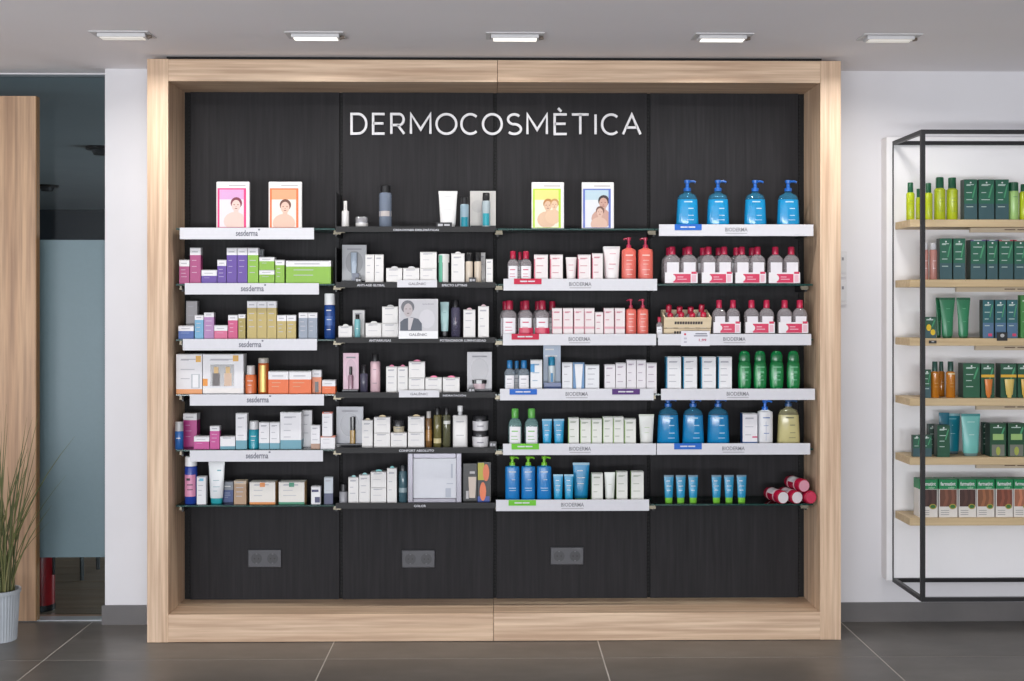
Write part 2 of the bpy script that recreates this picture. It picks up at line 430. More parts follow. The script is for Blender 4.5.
# captions printed on the black shelf fronts
CAPS = [(0, 'CREACIONES EMBLEMÁTICAS', 393, 439), (1, 'ANTI-AGE GLOBAL', 357, 385), (1, 'EFECTO LIFTING', 442, 467), (2, 'ANTIARRUGAS', 369, 391),
        (2, 'POTENCIADOR LUMINOSIDAD', 440, 486), (3, 'HIDRATACIÓN', 443, 466), (4, 'CONFORT ABSOLUTO', 399, 434), (5, 'COLOR', 414, 426)]
shelf2 = [o for o in cab.children if o.name.startswith('glass_shelf')]
for r, s, xa, xb in CAPS:
    par = sorted(shelf2, key=lambda o: int(o.name.split('.')[1]) if '.' in o.name else 0)[r * 4 + 1]
    text('caption', s, ax(xa, .041), ax(xb, .041), az(ROWY[r] + 2.4, .041), az(ROWY[r] + .1, .041), .0406, mat((215, 215, 222), .5), par)

# white brand strips clipped over the shelf edges
def strip(c, r, x0, x1, y0, y1, logo, lx0, lx1, label, tags=()):
    Y = .044
    X0, X1, z0, z1 = ax(x0, Y), ax(x1, Y), az(y1, Y), az(y0, Y)
    o = thing('shelf_strip', ((X0 + X1) / 2, Y, z0), label, 'shelf strip', 'white shelf strips'); cx = (X0 + X1) / 2
    h = z1 - z0
    boxes('strip_body', [(X0 - cx, X1 - cx, -.003, 0, 0, h), (X0 - cx, X1 - cx, 0, .014, ROWZ[r] - z0 - .0095, ROWZ[r] - z0 - .0075)], STRIP, o)
    yc = .5 * (y0 + y1) - (.4 if logo == 'sesderma' else .6)
    hh = 3.0 if logo == 'sesderma' else 2.0
    m = mat((110, 112, 125), .5) if logo == 'sesderma' else mat((140, 140, 146), .5)
    t = text('logo', logo, ax(lx0, Y) - cx, ax(lx1, Y) - cx, az(yc + hh, Y) - z0, az(yc - hh, Y) - z0, -.0034, m, o)
    if logo == 'sesderma': flat('logo_mark', [ellipse(ax(lx1 + 1.2, Y) - cx, az(yc - 3.4, Y) - z0, .005, .004)], -.0034, m, o)
    else: quads('logo_line', [(ax(lx0 + .5, Y) - cx, ax(lx1 - .5, Y) - cx, az(yc + 4.1, Y) - z0, az(yc + 3.4, Y) - z0)], -.0034, mat((170, 170, 175), .5), o)
    for ta, tb, ty0, ty1, colr in tags:
        tg = box('colour_tag', ax(ta, Y) - cx, ax(tb, Y) - cx, -.0045, -.0031, az(ty1, Y) - z0, az(ty0, Y) - z0, mat(colr, .6), o)
        w_ = ax(tb, Y) - ax(ta, Y)
        quads('tag_text', [(ax(ta, Y) - cx + w_ * f0, ax(ta, Y) - cx + w_ * f1, az(.5 * (ty0 + ty1) + .6, Y) - z0, az(.5 * (ty0 + ty1) - .7, Y) - z0) for f0, f1 in ((.22, .48), (.51, .76))], -.0049, mat((225, 225, 232), .5), tg)
    return o
sl = 'white shelf strip with small grey lettering on %s of left bay'
for r, x0, x1, y0, y1, la, lb in ((0, 180, 314, 228, 239.5, 236, 258), (1, 185, 319, 283.2, 294.5, 241, 264), (2, 183, 317, 338.8, 350.2, 239, 261.5),
                                  (3, 190, 324, 394, 405.2, 247, 269), (4, 190, 323, 449.8, 461, 246, 268.5)):
    strip(0, r, x0, x1, y0, y1, 'sesderma', la, lb, sl % ROWN[r])
RT, BT, GT, PT = (206, 16, 66), (8, 104, 206), (112, 204, 40), (82, 36, 118)
sb = 'white shelf strip on %s of %s%s'
for c, r, x0, x1, y0, y1, la, lb, tg in (
        (2, 1, 503.5, 657, 278.8, 290.5, 569, 591.5, [(514, 541.5, 278.6, 284.2, RT)]),
        (2, 2, 503, 656, 334, 345.3, 568.5, 590.5, [(511.5, 539, 333.8, 339.6, RT)]),
        (2, 3, 500, 653.5, 388.8, 400.3, 565.5, 588, [(509.5, 537, 389, 394.6, BT), (612, 639.8, 389, 394.6, PT)]),
        (2, 4, 503, 656, 443.7, 455, 569, 591, [(511.5, 539, 443.6, 449.4, GT)]),
        (2, 5, 496, 649, 499.8, 511, 561, 584, [(508.5, 536, 500, 505.6, GT)]),
        (3, 0, 659, 813.2, 224.2, 235.8, 725, 747.5, [(674.5, 701.5, 224, 230, BT)]),
        (3, 2, 658, 811, 334, 345.3, 723, 745.5, []),
        (3, 3, 661, 814.8, 389, 400.2, 726.5, 749, []),
        (3, 4, 656.8, 810, 443.7, 455, 722, 744.7, [(674, 701.6, 443.6, 449.6, BT)])):
    extra = '' if not tg else ' with ' + ' and '.join({RT: 'crimson', BT: 'blue', GT: 'lime green', PT: 'purple'}[t[4]] for t in tg) + (' tag' if len(tg) == 1 else ' tags')
    strip(c, r, x0, x1, y0, y1, 'BIODERMA', la, lb, sb % (ROWN[r], COLN[c], extra), tg)

# ------------------------------------------------------------------ raised sign
def arc(cx, cz, rx, rz, a0, a1, N=20): return [(cx + rx * math.cos(math.radians(a0 + (a1 - a0) * i / N)), cz + rz * math.sin(math.radians(a0 + (a1 - a0) * i / N))) for i in range(N + 1)]
E_ = [[(1, 1), (0, 1), (0, 0), (1, 0)], [(0, .52), (.9, .52)]]
M_ = [[(0, 0), (0, 1), (.5, .22), (1, 1), (1, 0)]]
O_ = [arc(.5, .5, .5, .5, 0, 360, 36)]
C_ = [arc(.55, .5, .55, .5, 48, 312, 26)]
LET = {'D': [[(0, 0), (0, 1), (.42, 1)] + arc(.42, .5, .58, .5, 88, -88) + [(.42, 0), (0, 0)]],
       'E': E_, 'R': [[(0, 0), (0, 1), (.55, 1)] + arc(.6, .72, .36, .28, 85, -85) + [(.55, .44), (.02, .44)], [(.5, .44), (1, 0)]], 'M': M_, 'O': O_, 'C': C_,
       'S': [arc(.5, .745, .46, .255, 38, 262, 16) + arc(.5, .25, .5, .25, 84, -142, 18)], 'È': E_ + [[(.28, 1.32), (.55, 1.15)]],
       'T': [[(0, 1), (1, 1)], [(.5, 1), (.5, 0)]], 'I': [[(.5, 0), (.5, 1)]], 'A': [[(0, 0), (.5, 1), (1, 0)], [(.2, .34), (.8, .34)]]}
SEG = [('D', 62, 112), ('E', 127, 167), ('R', 182, 226), ('M', 241, 305), ('O', 318, 383), ('C', 393, 448), ('O', 458, 520), ('S', 532, 578), ('M', 592, 656),
       ('È', 674, 716), ('T', 726, 782), ('I', 797, 803), ('C', 817, 872), ('A', 880, 938)]
SY = PANEL_Y - .012
sign = thing('wall_sign', (ax(495, SY), PANEL_Y, az(135, SY)), 'white raised DERMOCOSMÈTICA lettering on the charcoal back panel', 'sign')
sz0, sz1 = az(133.8, SY), az(114.2, SY)
def ribbon(V, F, pts, hw, y0, y1):
    closed = (Vector(pts[0]) - Vector(pts[-1])).length < 1e-5
    P = [Vector(p) for p in (pts[:-1] if closed else pts)]; n = len(P); A, B = [], []
    for i, p in enumerate(P):
        a = P[i - 1] if (closed or i > 0) else None; b = P[(i + 1) % n] if (closed or i < n - 1) else None
        d1 = (p - a).normalized() if a is not None else (b - p).normalized()
        d2 = (b - p).normalized() if b is not None else d1
        n1 = Vector((-d1.y, d1.x)); n2 = Vector((-d2.y, d2.x)); q = (n1 + n2)
        q = q.normalized() if q.length > 1e-6 else n1
        s = hw / max(0.45, q.dot(n1)); A.append(p + q * s); B.append(p - q * s)
    k = len(V)
    for p, q in zip(A, B): V += [(p.x, y0, p.y), (q.x, y0, q.y), (p.x, y1, p.y), (q.x, y1, q.y)]
    for i in range(n if closed else n - 1):
        a = k + 4 * i; b = k + 4 * ((i + 1) % n)
        F += [(a, a + 1, b + 1, b), (a + 2, b + 2, b + 3, a + 3), (a, b, b + 2, a + 2), (a + 1, a + 3, b + 3, b + 1)]
    if not closed:
        F += [(k, k + 2, k + 3, k + 1)]; a = k + 4 * (n - 1); F += [(a, a + 1, a + 3, a + 2)]
SIGNM = mat((248, 247, 250), .35)
for ch, a, b in SEG:
    X0, X1 = ax(330 + a / 3.012 + .9, SY) - sign.location.x, ax(330 + b / 3.012 - .9, SY) - sign.location.x
    V, F = [], []
    for stv in LET[ch]:
        ribbon(V, F, [(X0 + p[0] * (X1 - X0), (sz0 + p[1] * (sz1 - sz0)) - sign.location.z) for p in stv], .0056, -.012, 0)
    mesh('letter', V, F, SIGNM, parent=sign)

# ------------------------------------------------------------------ sockets in the back panels
for px, py, lb in ((265, 558.5, 'left bay'), (418.5, 559, 'black-shelf bay'), (567, 556, 'third bay')):
    p = at(px, py, PANEL_Y)
    o = thing('power_socket', (p.x, PANEL_Y - .001, p.z - .04), 'dark grey double power socket low on the panel of ' + lb, 'power socket', 'double sockets')
    PL = mat((66, 66, 72), .35)
    box('cover_plate', -.079, .079, -.009, 0, 0, .084, PL, o, .003)
    for s in (-1, 1):
        V, F = [], []
        so = mesh('outlet', [(s * .038 + .026 * math.cos(2 * PI * i / 20), -.0096, .042 + .026 * math.sin(2 * PI * i / 20)) for i in range(20)], [tuple(range(20))], mat((44, 44, 49), .35), parent=o)
        flat('pin_hole', [ellipse(s * .038 - .0095, .042, .0035, .0035, 8), ellipse(s * .038 + .0095, .042, .0035, .0035, 8)], -.0101, mat((12, 12, 12), .6), so)
        flat('earth_clip', [[(s * .038 - .004, .061), (s * .038 + .004, .061), (s * .038 + .004, .067), (s * .038 - .004, .067)], [(s * .038 - .004, .017), (s * .038 + .004, .017), (s * .038 + .004, .023), (s * .038 - .004, .023)]], -.0101, mat((84, 84, 90), .4), so)

# ------------------------------------------------------------------ ceiling downlights in front of the cabinet
LY = -0.40
LN = ['leftmost of the five', 'second from left of the five', 'middle one of the five', 'second from right of the five', 'rightmost of the five']
for i, px in enumerate((123, 316, 515, 722, 889)):
    x = ax(px, LY)
    o = thing('ceiling_downlight', (x, LY, CEIL_Z), 'white rectangular ceiling downlight, ' + LN[i] + ' above the cabinet', 'ceiling light', 'row of ceiling downlights')
    boxes('trim_frame', [(-.122, .122, -.06, -.045, -.004, 0), (-.122, .122, .045, .06, -.004, 0), (-.122, -.105, -.045, .045, -.004, 0), (.105, .122, -.045, .045, -.004, 0)], mat((226, 225, 226), .5), o)
    hs = box('lamp_head', -.1, .1, -.03, .03, -.017, -.0005, mat((232, 231, 232), .5), o, .003)
    box('lens', -.09, .09, -.024, .024, -.0195, -.0172, mat((255, 250, 240), .4, emit=1.6 if 0 < i < 4 else .35), o)
    tube('pivot', [(.1, 0, -.012), (.118, 0, -.008)], .008, mat((120, 105, 92), .4), o)
    l = bpy.data.lights.new('downlight', 'AREA'); l.shape = 'RECTANGLE'; l.size = .17; l.size_y = .06; l.energy = LAMP_W; l.color = (1.0, .97, .93); l.spread = math.radians(140)
    lo = bpy.data.objects.new('downlight_glow', l); COL.objects.link(lo); lo.parent = o; lo.location = (0, 0, -.022); lo.rotation_euler = (math.radians(12), 0, 0)

# ------------------------------------------------------------------ wall controls beside the cabinet
for py0, py1, nm, lb in ((251, 277, 'wall_switch', 'small white wall control beside the cabinet, upper of two'), (280, 305, 'wall_switch', 'small white wall control beside the cabinet, lower of two')):
    x1 = ax(846.6, WALL_Y); z0, z1 = az(py1, WALL_Y), az(py0, WALL_Y)
    o = thing(nm, (x1 - .04, WALL_Y, z0), lb, 'wall switch', 'wall controls')
    box('plate', -.04, .04, -.01, -.0005, 0, z1 - z0, WHITE, o, .002)
    box('rocker', -.028, .034, -.014, -.0102, .02, z1 - z0 - .02, mat((232, 232, 234), .4), o, .001)
    box('indicator', .012, .022, -.0155, -.0142, z1 - z0 - .045, z1 - z0 - .03, mat((150, 150, 156), .4), o)

# ------------------------------------------------------------------ potted grass
pp = at(1, 641, .06)
pl = thing('potted_plant', (pp.x, .06, 0.0), 'tall grass plant in a pale grey ribbed pot by the wooden door', 'plant')
def ribbed(name, z0, r0, z1, r1, m, par, n=36):
    V, F = [], []
    lv = [(z0, r0), (z0 + .03 * (z1 - z0), r0 + .001), (z1 - .018, r1 - .003), (z1 - .016, r1 + .002), (z1, r1 + .003), (z1, r1 - .005), (z1 - .04, r1 - .012)]
    for k, (z, r) in enumerate(lv):
        for i in range(n * 2):
            t = PI * i / n; q = r - (.0022 if (i % 2 and k in (1, 2)) else 0); V.append((q * math.cos(t), q * math.sin(t), z))
    N = n * 2
    for k in range(len(lv) - 1):
        for i in range(N):
            j = (i + 1) % N; F.append((k * N + i, k * N + j, (k + 1) * N + j, (k + 1) * N + i))
    F.append(tuple(range(N - 1, -1, -1)))
    return mesh(name, V, F, m, parent=par)
ribbed('pot', 0.001, .068, .232, .083, POT, pl)
loft('soil', [(.15, .06, .06), (.19, .069, .069)], 2, mat((52, 42, 34), .9), pl)
rnd = random.Random(5)
LEAVES = [(66, 1.03, .335, -.05), (26, 1.06, .12, .02), (22, .92, .2, -.08), (30, .78, .25, .06), (12, 1.0, .06, -.04), (5, 1.08, .02, .04)]
for k in range(60):
    if k < 6:
        hgt, dx, dy = LEAVES[k][1], LEAVES[k][2], LEAVES[k][3]
    else:
        a = rnd.uniform(0, 2 * PI); sp = rnd.uniform(.02, .22); dx, dy = sp * math.cos(a), sp * math.sin(a) * .7; hgt = rnd.uniform(.62, 1.05)
        if dx > .12: hgt *= .85
    b0 = Vector((rnd.uniform(-.045, .045), rnd.uniform(-.045, .045), .18))
    V, F = [], []
    S = 8; wv = rnd.uniform(.0018, .0036)
    for i in range(S + 1):
        f = i / S; bend = f ** 1.7
        p = b0 + Vector((dx * bend, dy * bend, (hgt - .18) * (f - .05 * f * f * (dx * dx + dy * dy) * 20)))
        ww = wv * (1 - f ** 3) + .0004
        V += [(p.x - ww, p.y, p.z), (p.x, p.y - ww * .55, p.z), (p.x + ww, p.y, p.z), (p.x, p.y + .0006, p.z)]
    for i in range(S):
        for j in range(4):
            q = (j + 1) % 4; F.append((4 * i + j, 4 * i + q, 4 * i + 4 + q, 4 * i + 4 + j))
    F += [(3, 2, 1, 0), (4 * S, 4 * S + 1, 4 * S + 2, 4 * S + 3)]
    mesh('blade', V, F, LEAF, parent=pl)

# ------------------------------------------------------------------ wall-hung shelf unit on the right
BY, FY, SFY = .23, -.14, .02
ux = thing('wall_shelf_unit', (0, 0, 0), 'black metal framed wall shelf unit with oak shelves and white backing panel', 'shelf unit')
bxl = ax(887, BY); fx = ax(892.6, BY); URX = 3.35
rz1, rz0 = az(139, BY, 893), az(580, BY, 891)
box('backing_panel', bxl, URX + .05, BY + .006, WALL_Y - .001, az(582, BY), az(136, BY), BOARD, ux)
TB = .018
fz1_, fz0_ = az(129, FY), az(603.5, FY)
fxl = ax(917.4, FY)
fr_z1 = az(128.5, FY); fr_z0 = az(603.5, FY)
for nm, b in (('post', (fx, fx + TB, FY, FY + TB, fr_z0, fr_z1)), ('post', (URX - TB, URX, FY, FY + TB, fr_z0, fr_z1)),
              ('wall_post', (fx, fx + .004, BY - .004, BY + .004, fr_z0 + TB, fr_z1 - TB)), ('wall_post', (URX - .004, URX, BY - .004, BY + .004, fr_z0 + TB, fr_z1 - TB))):
    box(nm, *b, STEEL_BLACK, ux)
for z in (fr_z0, fr_z1 - TB):
    box('front_bar', fx + TB, URX - TB, FY, FY + TB, z, z + TB, STEEL_BLACK, ux)
    box('rear_bar', fx, URX, BY - .012, BY + .004, z, z + TB, STEEL_BLACK, ux)
    for xx in (fx, URX - TB): box('side_bar', xx, xx + TB, FY + TB, BY - .012, z, z + TB, STEEL_BLACK, ux)
RSH = [219, 279.4, 338.6, 399, 458.4, 519.5]
RZ = [az(y, SFY) for y in RSH]
RN = ['top oak shelf', 'second oak shelf', 'third oak shelf', 'fourth oak shelf', 'fifth oak shelf', 'bottom oak shelf']
for i, z in enumerate(RZ):
    s = box('shelf_board', fx + .008, URX - .008, SFY, BY - .014, z - .034, z, SHELF_OAK, ux, .0015)
    if i < 5:
        box('price_rail', ax((970, 956, 975, 976, 976)[i], SFY + .05), URX - .1, SFY + .045, SFY + .06, z - .056, z - .0345, mat((214, 196, 168), .4), s)
        quads('price_rail_text', [(ax(1004, SFY + .05) + k * .06, ax(1004, SFY + .05) + k * .06 + .05, z - .046, z - .041) for k in range(3)], SFY + .0445, mat((120, 100, 80), .5), s)

# ================================================================== PRODUCTS
class Shelf: pass
S = Shelf()
def bay(c, r):
    S.z = ROWZ[r] + (.0024 if c == 1 else .0003); S.where = '%s of %s' % (ROWN[r], COLN[c]); S.Y = (.075, .165); S.back = .255
def oak(r):
    S.z = RZ[r] + .0003; S.where = RN[r]; S.Y = (.045, .125); S.back = .21
rj = random.Random(11)
def spot(x0, x1, yt, slot, zb, d, px_base=None):
    Y = S.Y[slot] if not isinstance(slot, float) else slot
    z = S.z if zb is None else zb + .0008
    X0, X1 = ax(x0 + .2, Y), ax(x1 - .2, Y)
    H = az(yt, Y) - z; W = X1 - X0
    if d is None: d = min(max(W * .75, .022), .07)
    d = min(d, S.back - Y - .002)
    return (X0 + X1) / 2, Y + d / 2, z, W, d, H
def full(desc): return desc if ' on ' in desc or ' in ' in desc or ' under ' in desc else desc + ' on ' + S.where
def nth(n, what):
    """labels for a run of look-alikes, left to right"""
    N_ = {2: 'two', 3: 'three', 4: 'four', 5: 'five', 6: 'six', 7: 'seven'}[n]
    if n == 2: w_ = ['left', 'right']
    elif n == 3: w_ = ['left', 'middle', 'right']
    else: w_ = ['leftmost', 'second from left'] + ['third from left', 'fourth from left', 'fifth from left'][:n - 3] + ['rightmost']
    return ['%s of %s %s' % (w_[i], N_, what) for i in range(n)]
def glum(c): return .3 * c[0] + .59 * c[1] + .11 * c[2]

def B(x0, x1, yt, desc, c, top=None, band=.2, side=None, slot=0, zb=None, d=None, bot=None, bband=.2, tab=None, name='cosmetic_box', cat='box', group=None, lines=3, rough=.4, brand=True, rot=0, tcol=None):
    x, y, z, W, D, H = spot(x0, x1, yt, slot, zb, d)
    o = thing(name, (x, y, z), full(desc), cat, group)
    if rot: o.rotation_euler.z = rot
    lev = [0.0]
    cs = []
    if bot: lev.append(bband); cs.append(bot)
    cs.append(c)
    if top: lev.append(1 - band); cs.append(top)
    lev.append(1.0)
    mats = [mat(k, rough) for k in cs] + [mat(side if side else c, rough)] + [mat(top if top else c, rough)]
    hw, hd = W / 2, D / 2
    V, F, I = [], [], []
    for f in lev: V += [(-hw, -hd, f * H), (hw, -hd, f * H), (hw, hd, f * H), (-hw, hd, f * H)]
    for k in range(len(lev) - 1):
        for a in range(4):
            b = (a + 1) % 4; F.append((4 * k + a, 4 * k + b, 4 * k + 4 + b, 4 * k + 4 + a)); I.append(len(cs) if (side and a in (1, 3)) else k)
    F.append((3, 2, 1, 0)); I.append(0); n4 = 4 * (len(lev) - 1); F.append((n4, n4 + 1, n4 + 2, n4 + 3)); I.append(len(cs) + 1)
    mesh('carton', V, F, mats, I, parent=o)
    # closing flap lip along the top front edge
    V = boxv(-hw * .92, hw * .92, -hd - .0004, -hd + .0006, H - .004, H - .0002)
    mesh('flap', V, BOXF, mat(tuple(int(k * .84) for k in (top or c)), rough), parent=o)
    ln = []
    topz = 1 - band if top else 1.0
    if brand:
        bz = 1 - band * .62 if top else .86
        bc = tcol or ((178, 178, 186) if glum(top or c) > 150 else (225, 225, 225))
        quads('brand_line', [(-hw * .62, hw * .5, bz * H, bz * H + min(.0042, .045 * H))], -hd - .0006, mat(bc, .5), o)
    if lines:
        tc = tcol or ((190, 190, 198) if glum(c) > 150 else (tuple(int(.45 * v + .55 * 232) for v in c)))
        for k in range(lines):
            zz = (topz - .16 - k * (topz - .3) / max(1, lines)) * H
            ln.append((-hw * .66, -hw * .66 + W * rj.uniform(.3, .6), zz, zz + min(.0035, .03 * H)))
        quads('printed_text', ln, -hd - .0005, mat(tc, .5), o)
    if tab:
        V = [(hw * .45 * math.cos(PI * i / 8), q, H + .0002 + .008 * math.sin(PI * i / 8)) for q in (-hd * .3, -hd * .3 + .0015) for i in range(9)]
        mesh('top_tab', V, [tuple(range(8, -1, -1)), tuple(range(9, 18))] + [(i, i + 1, 10 + i, 9 + i) for i in range(8)] + [(8, 0, 9, 17)], mat(tab, .4), parent=o)
    S.top = z + H
    S.o, S.W, S.D, S.H = o, W, D, H
    return o
def LT(x0, x1, yt, desc, segs, name, cat, n=2.0, dr=1.0, slot=0, zb=None, labels=(), lines=(), group=None, d=None, N=20):
    """A container turned or lofted from fractions: segs = (part, material, [(height share, width share[, depth share])...])."""
    x, y, z, W, D, H = spot(x0, x1, yt, slot, zb, d if d else None)
    D = min((x and W) * dr, S.back - (S.Y[slot] if not isinstance(slot, float) else slot) - .002)
    y = (S.Y[slot] if not isinstance(slot, float) else slot) + D / 2
    o = thing(name, (x, y, z), full(desc), cat, group)
    first = None
    for part, m, pr in segs:
        P = [(q[0] * H, q[1] * W / 2, (q[2] if len(q) > 2 else q[1]) * D / 2) for q in pr]
        e = loft(part, P, n if part in ('bottle', 'body') else 2.0, m, o, N)
        if first is None: first = (P, e)
    for nm, m, (za, zb_, xa, xb) in labels:
        patches(nm, first[0], n, [(za * H, zb_ * H, xa, xb)], m, o)
    if lines:
        patches('printed_text', first[0], n, [(za * H, za * H + max(.0016, th * H), xa, xb) for za, th, xa, xb in lines[1]], lines[0], o, .0008)
    S.top = z + H; S.o, S.W, S.D, S.H = o, W, D, H
    return o
def pump(o, W, H, z0, z1, m, s=1, rad=.16):
    """pump collar, stem and head with its spout, pointing to side s"""
    r = rad * W
    loft('pump_collar', [(z0 * H, r, r), ((z0 + .06) * H, r, r), ((z0 + .07) * H, r * .7, r * .7)], 2, m, o, 14)
    loft('pump_stem', [((z0 + .07) * H, r * .5, r * .5), ((z1 - .05) * H, r * .5, r * .5)], 2, m, o, 10)
    h = loft('pump_head', [((z1 - .06) * H, r * .8, r * .8), ((z1 - .01) * H, r * .9, r * .9), (z1 * H, r * .6, r * .6)], 2, m, o, 12)
    tube('spout', [(0, 0, (z1 - .03) * H), (s * r * 1.6, -r * .4, (z1 - .028) * H), (s * r * 2.2, -r * .6, (z1 - .05) * H)], r * .3, m, h, 8)
def micellar(x0, x1, yt, desc, cap, liq, slot=0, labelc=(238, 236, 240), accent=None, zb=None, group=None, name='micellar_bottle', par=None):
    CLEAR = mat(liq, .06, 0, .74)
    o = LT(x0, x1, yt, desc, [('bottle', CLEAR, [(0, .9), (.02, 1), (.58, 1), (.66, .93), (.72, .7), (.76, .42), (.79, .36)])], name, 'bottle', 3.2, .55, slot, zb,
           [('label', mat(labelc, .35), (.06, .55, -.8, .8))], (mat(accent or (170, 168, 178), .4), [(.42, .03, -.5, .4), (.3, .015, -.55, .3), (.22, .015, -.55, .4)]), group)
    W, H = S.W, S.H
    loft('cap', [(.765 * H, W * .25, W * .25), (.78 * H, W * .262, W * .262), (.975 * H, W * .255, W * .255), (H, W * .22, W * .22)], 2, mat(cap, .3), o, 16)
    return o
def tubep(x0, x1, yt, desc, body, cap, capf=.14, slot=0, lines=((250, 250, 250), [(.78, .02, -.5, .2), (.6, .015, -.5, .5), (.45, .015, -.5, .35)]), zb=None, group=None, crimp=None, name='cream_tube', bw=.78, n=2.0, d=None):
    o = LT(x0, x1, yt, desc, [('body', mat(body, .3), [(capf, bw, .55), (capf + .02, bw + .02, .6), (.5, bw + .1, .4), (.9, .97, .08), (.94, 1.0, .05)]),
                              ('cap', mat(cap, .35), [(0, bw - .12, .45), (.01, bw - .08, .5), (capf - .002, bw - .04, .52)]),
                              ('crimp', mat(crimp or body, .4), [(.9402, 1.0, .05), (1.0, 1.0, .04)])], name, 'tube', n, .7, slot, zb,
           (), (mat(lines[0], .4), lines[1]) if lines else (), group, d)
    return o
def canister(x0, x1, yt, desc, body, cap, capf=.25, slot=0, labels=(), lines=None, name='spray_bottle', taper=.9, rough=.25, zb=None, group=None, trans=0.0, capw=.96, cat='bottle', metal=0.0):
    o = LT(x0, x1, yt, desc, [('body', mat(body, rough, metal, trans), [(0, .92), (.015, 1), (1 - capf - .04, 1), (1 - capf - .005, taper)]),
                              ('cap', mat(cap, .3), [(1 - capf, capw), (.985, capw * .97), (1, capw * .85)])], name, cat, 2.0, 1.0, slot, zb, labels, lines or (), group)
    return o
def jar(x0, x1, yt, desc, body, lid, zb=None, slot=0, lidf=.35, group=None, trans=0.0, yc=0):
    return LT(x0, x1, yt, desc, [('body', mat(body, .25, 0, trans), [(0, .86), (.04, .96), (1 - lidf - .02, 1)]), ('lid', mat(lid, .2), [(1 - lidf, 1.0), (.96, 1.0), (1, .94)])],
              'cream_jar', 'jar', 2.0, 1.0, slot, zb, (), (mat((130, 130, 138), .5), [(.3, .06, -.4, .4)]), group)
def slabcard(x0, x1, yt, desc, c, name='display_card', cat='card', slot=0, th=.012, zb=None, rough=.35, group=None, bev=.0):
    x, y, z, W, D, H = spot(x0, x1, yt, slot, zb, th)
    o = thing(name, (x, y, z), full(desc), cat, group)
    box('card', -W / 2, W / 2, -D / 2, D / 2, 0, H, mat(c, rough), o, bev)
    S.top = z + H; S.o, S.W, S.D, S.H = o, W, D, H
    return o
SKIN, SKIN2, HAIRB, HAIRD = (228, 192, 172), (205, 160, 138), (96, 62, 50), (66, 52, 50)

# ------------------------------------------------------------------ LEFT BAY, top shelf: two tablets with portraits
def tablet(x0, x1, yt, desc, frame, ground, upper, people):
    o = slabcard(x0, x1, yt, desc, (240, 238, 238), 'photo_display', 'photo display', 0, .016, bev=.004)
    W, D, H = S.W, S.D, S.H; y = -D / 2
    quads('brand_line', [(-W * .12, W * .38, H * .905, H * .93)], y - .0006, mat((190, 186, 186), .5), o)
    fr = quads('picture_frame', [(-W * .46, W * .4, .02 * H, .86 * H)], y - .0006, mat(frame, .4), o)
    quads('picture_ground', [(-W * .4, W * .33, .03 * H, .83 * H)], y - .0010, mat(ground, .4), fr)
    quads('picture_top_field', [(-W * .4, W * .33, .62 * H, .83 * H)], y - .0013, mat(upper, .4), fr)
    k = 0
    for cx, cz, r, hair, tone in people:
        cx, cz, r = cx * W, cz * H, r * W
        lim = lambda P: [(max(-W * .4, min(W * .33, a)), max(.03 * H, b)) for a, b in P]
        yb = y - .0016 - k * .0012; k += 1
        flat('shoulders', [lim(ellipse(cx - r * .2, cz - r * 2.9, r * 2.0, r * 1.7))], yb, mat(tone, .5), fr)
        flat('neck', [lim([(cx - r * .45, cz - r * 2.0), (cx + r * .45, cz - r * 2.0), (cx + r * .4, cz - r * .6), (cx - r * .4, cz - r * .6)])], yb - .0002, mat(tone, .5), fr)
        flat('hair', [lim(ellipse(cx + r * .05, cz + r * .35, r * 1.02, r * 1.05))], yb - .0004, mat(hair, .5), fr)
        flat('face', [lim(ellipse(cx, cz - r * .1, r * .78, r * 1.02))], yb - .0006, mat(tone, .5), fr)
        flat('features', [lim(ellipse(cx - r * .33, cz + r * .05, r * .17, r * .07, 8)), lim(ellipse(cx + r * .33, cz + r * .05, r * .17, r * .07, 8)), lim(ellipse(cx, cz - r * .3, r * .1, r * .06, 8)), lim(ellipse(cx, cz - r * .62, r * .26, r * .08, 8))], yb - .0008, mat((150, 90, 84), .5), fr)
    return o
bay(0, 0)
tablet(216, 249.7, 182, 'white display tablet with pink-framed portrait', (240, 60, 130), (240, 226, 232), (222, 170, 216), [(.1, .5, .17, (130, 50, 70), (236, 206, 196))])
tablet(268.3, 302, 182, 'white display tablet with orange-framed portrait', (248, 120, 60), (244, 232, 224), (250, 168, 124), [(0.0, .46, .17, (110, 70, 56), (232, 194, 174))])
# second shelf
WT = (238, 237, 240)
MAG, VIO, GRN = (172, 66, 124), (96, 62, 158), (136, 186, 48)
bay(0, 1)
B(179.1, 189.5, 260, 'short magenta box at the far left end', MAG, WT, .27)
B(189.8, 200.8, 248, 'tall magenta box with white top', MAG, WT, .2)
B(201.3, 217, 270, 'low wide violet box with white top', VIO, WT, .42, lines=1)
B(217.2, 226.4, 260, 'short upright violet box', VIO, WT, .25)
n = nth(2, 'tall violet boxes with white tops')
B(226.6, 237, 248, n[0], VIO, WT, .2, group='tall violet boxes'); B(237.2, 247.4, 248, n[1], VIO, WT, .2, group='tall violet boxes')
B(247.6, 258.4, 248, 'tall lime green box with white top', GRN, WT, .2)
B(257.6, 263.6, 249.5, 'grey box standing behind the lime boxes', (150, 152, 158), slot=1, brand=False)
B(259, 274.6, 270.2, 'lower of two stacked low lime boxes', GRN, WT, .32, lines=1)
B(259.1, 274.4, 257.2, 'upper of two stacked low lime boxes', GRN, WT, .32, zb=S.top, lines=1)
B(275.2, 284.5, 260, 'short upright lime green box', GRN, WT, .22)
B(285.8, 331, 260.8, 'large wide lime green box at the right end', GRN, WT, .25, lines=2)
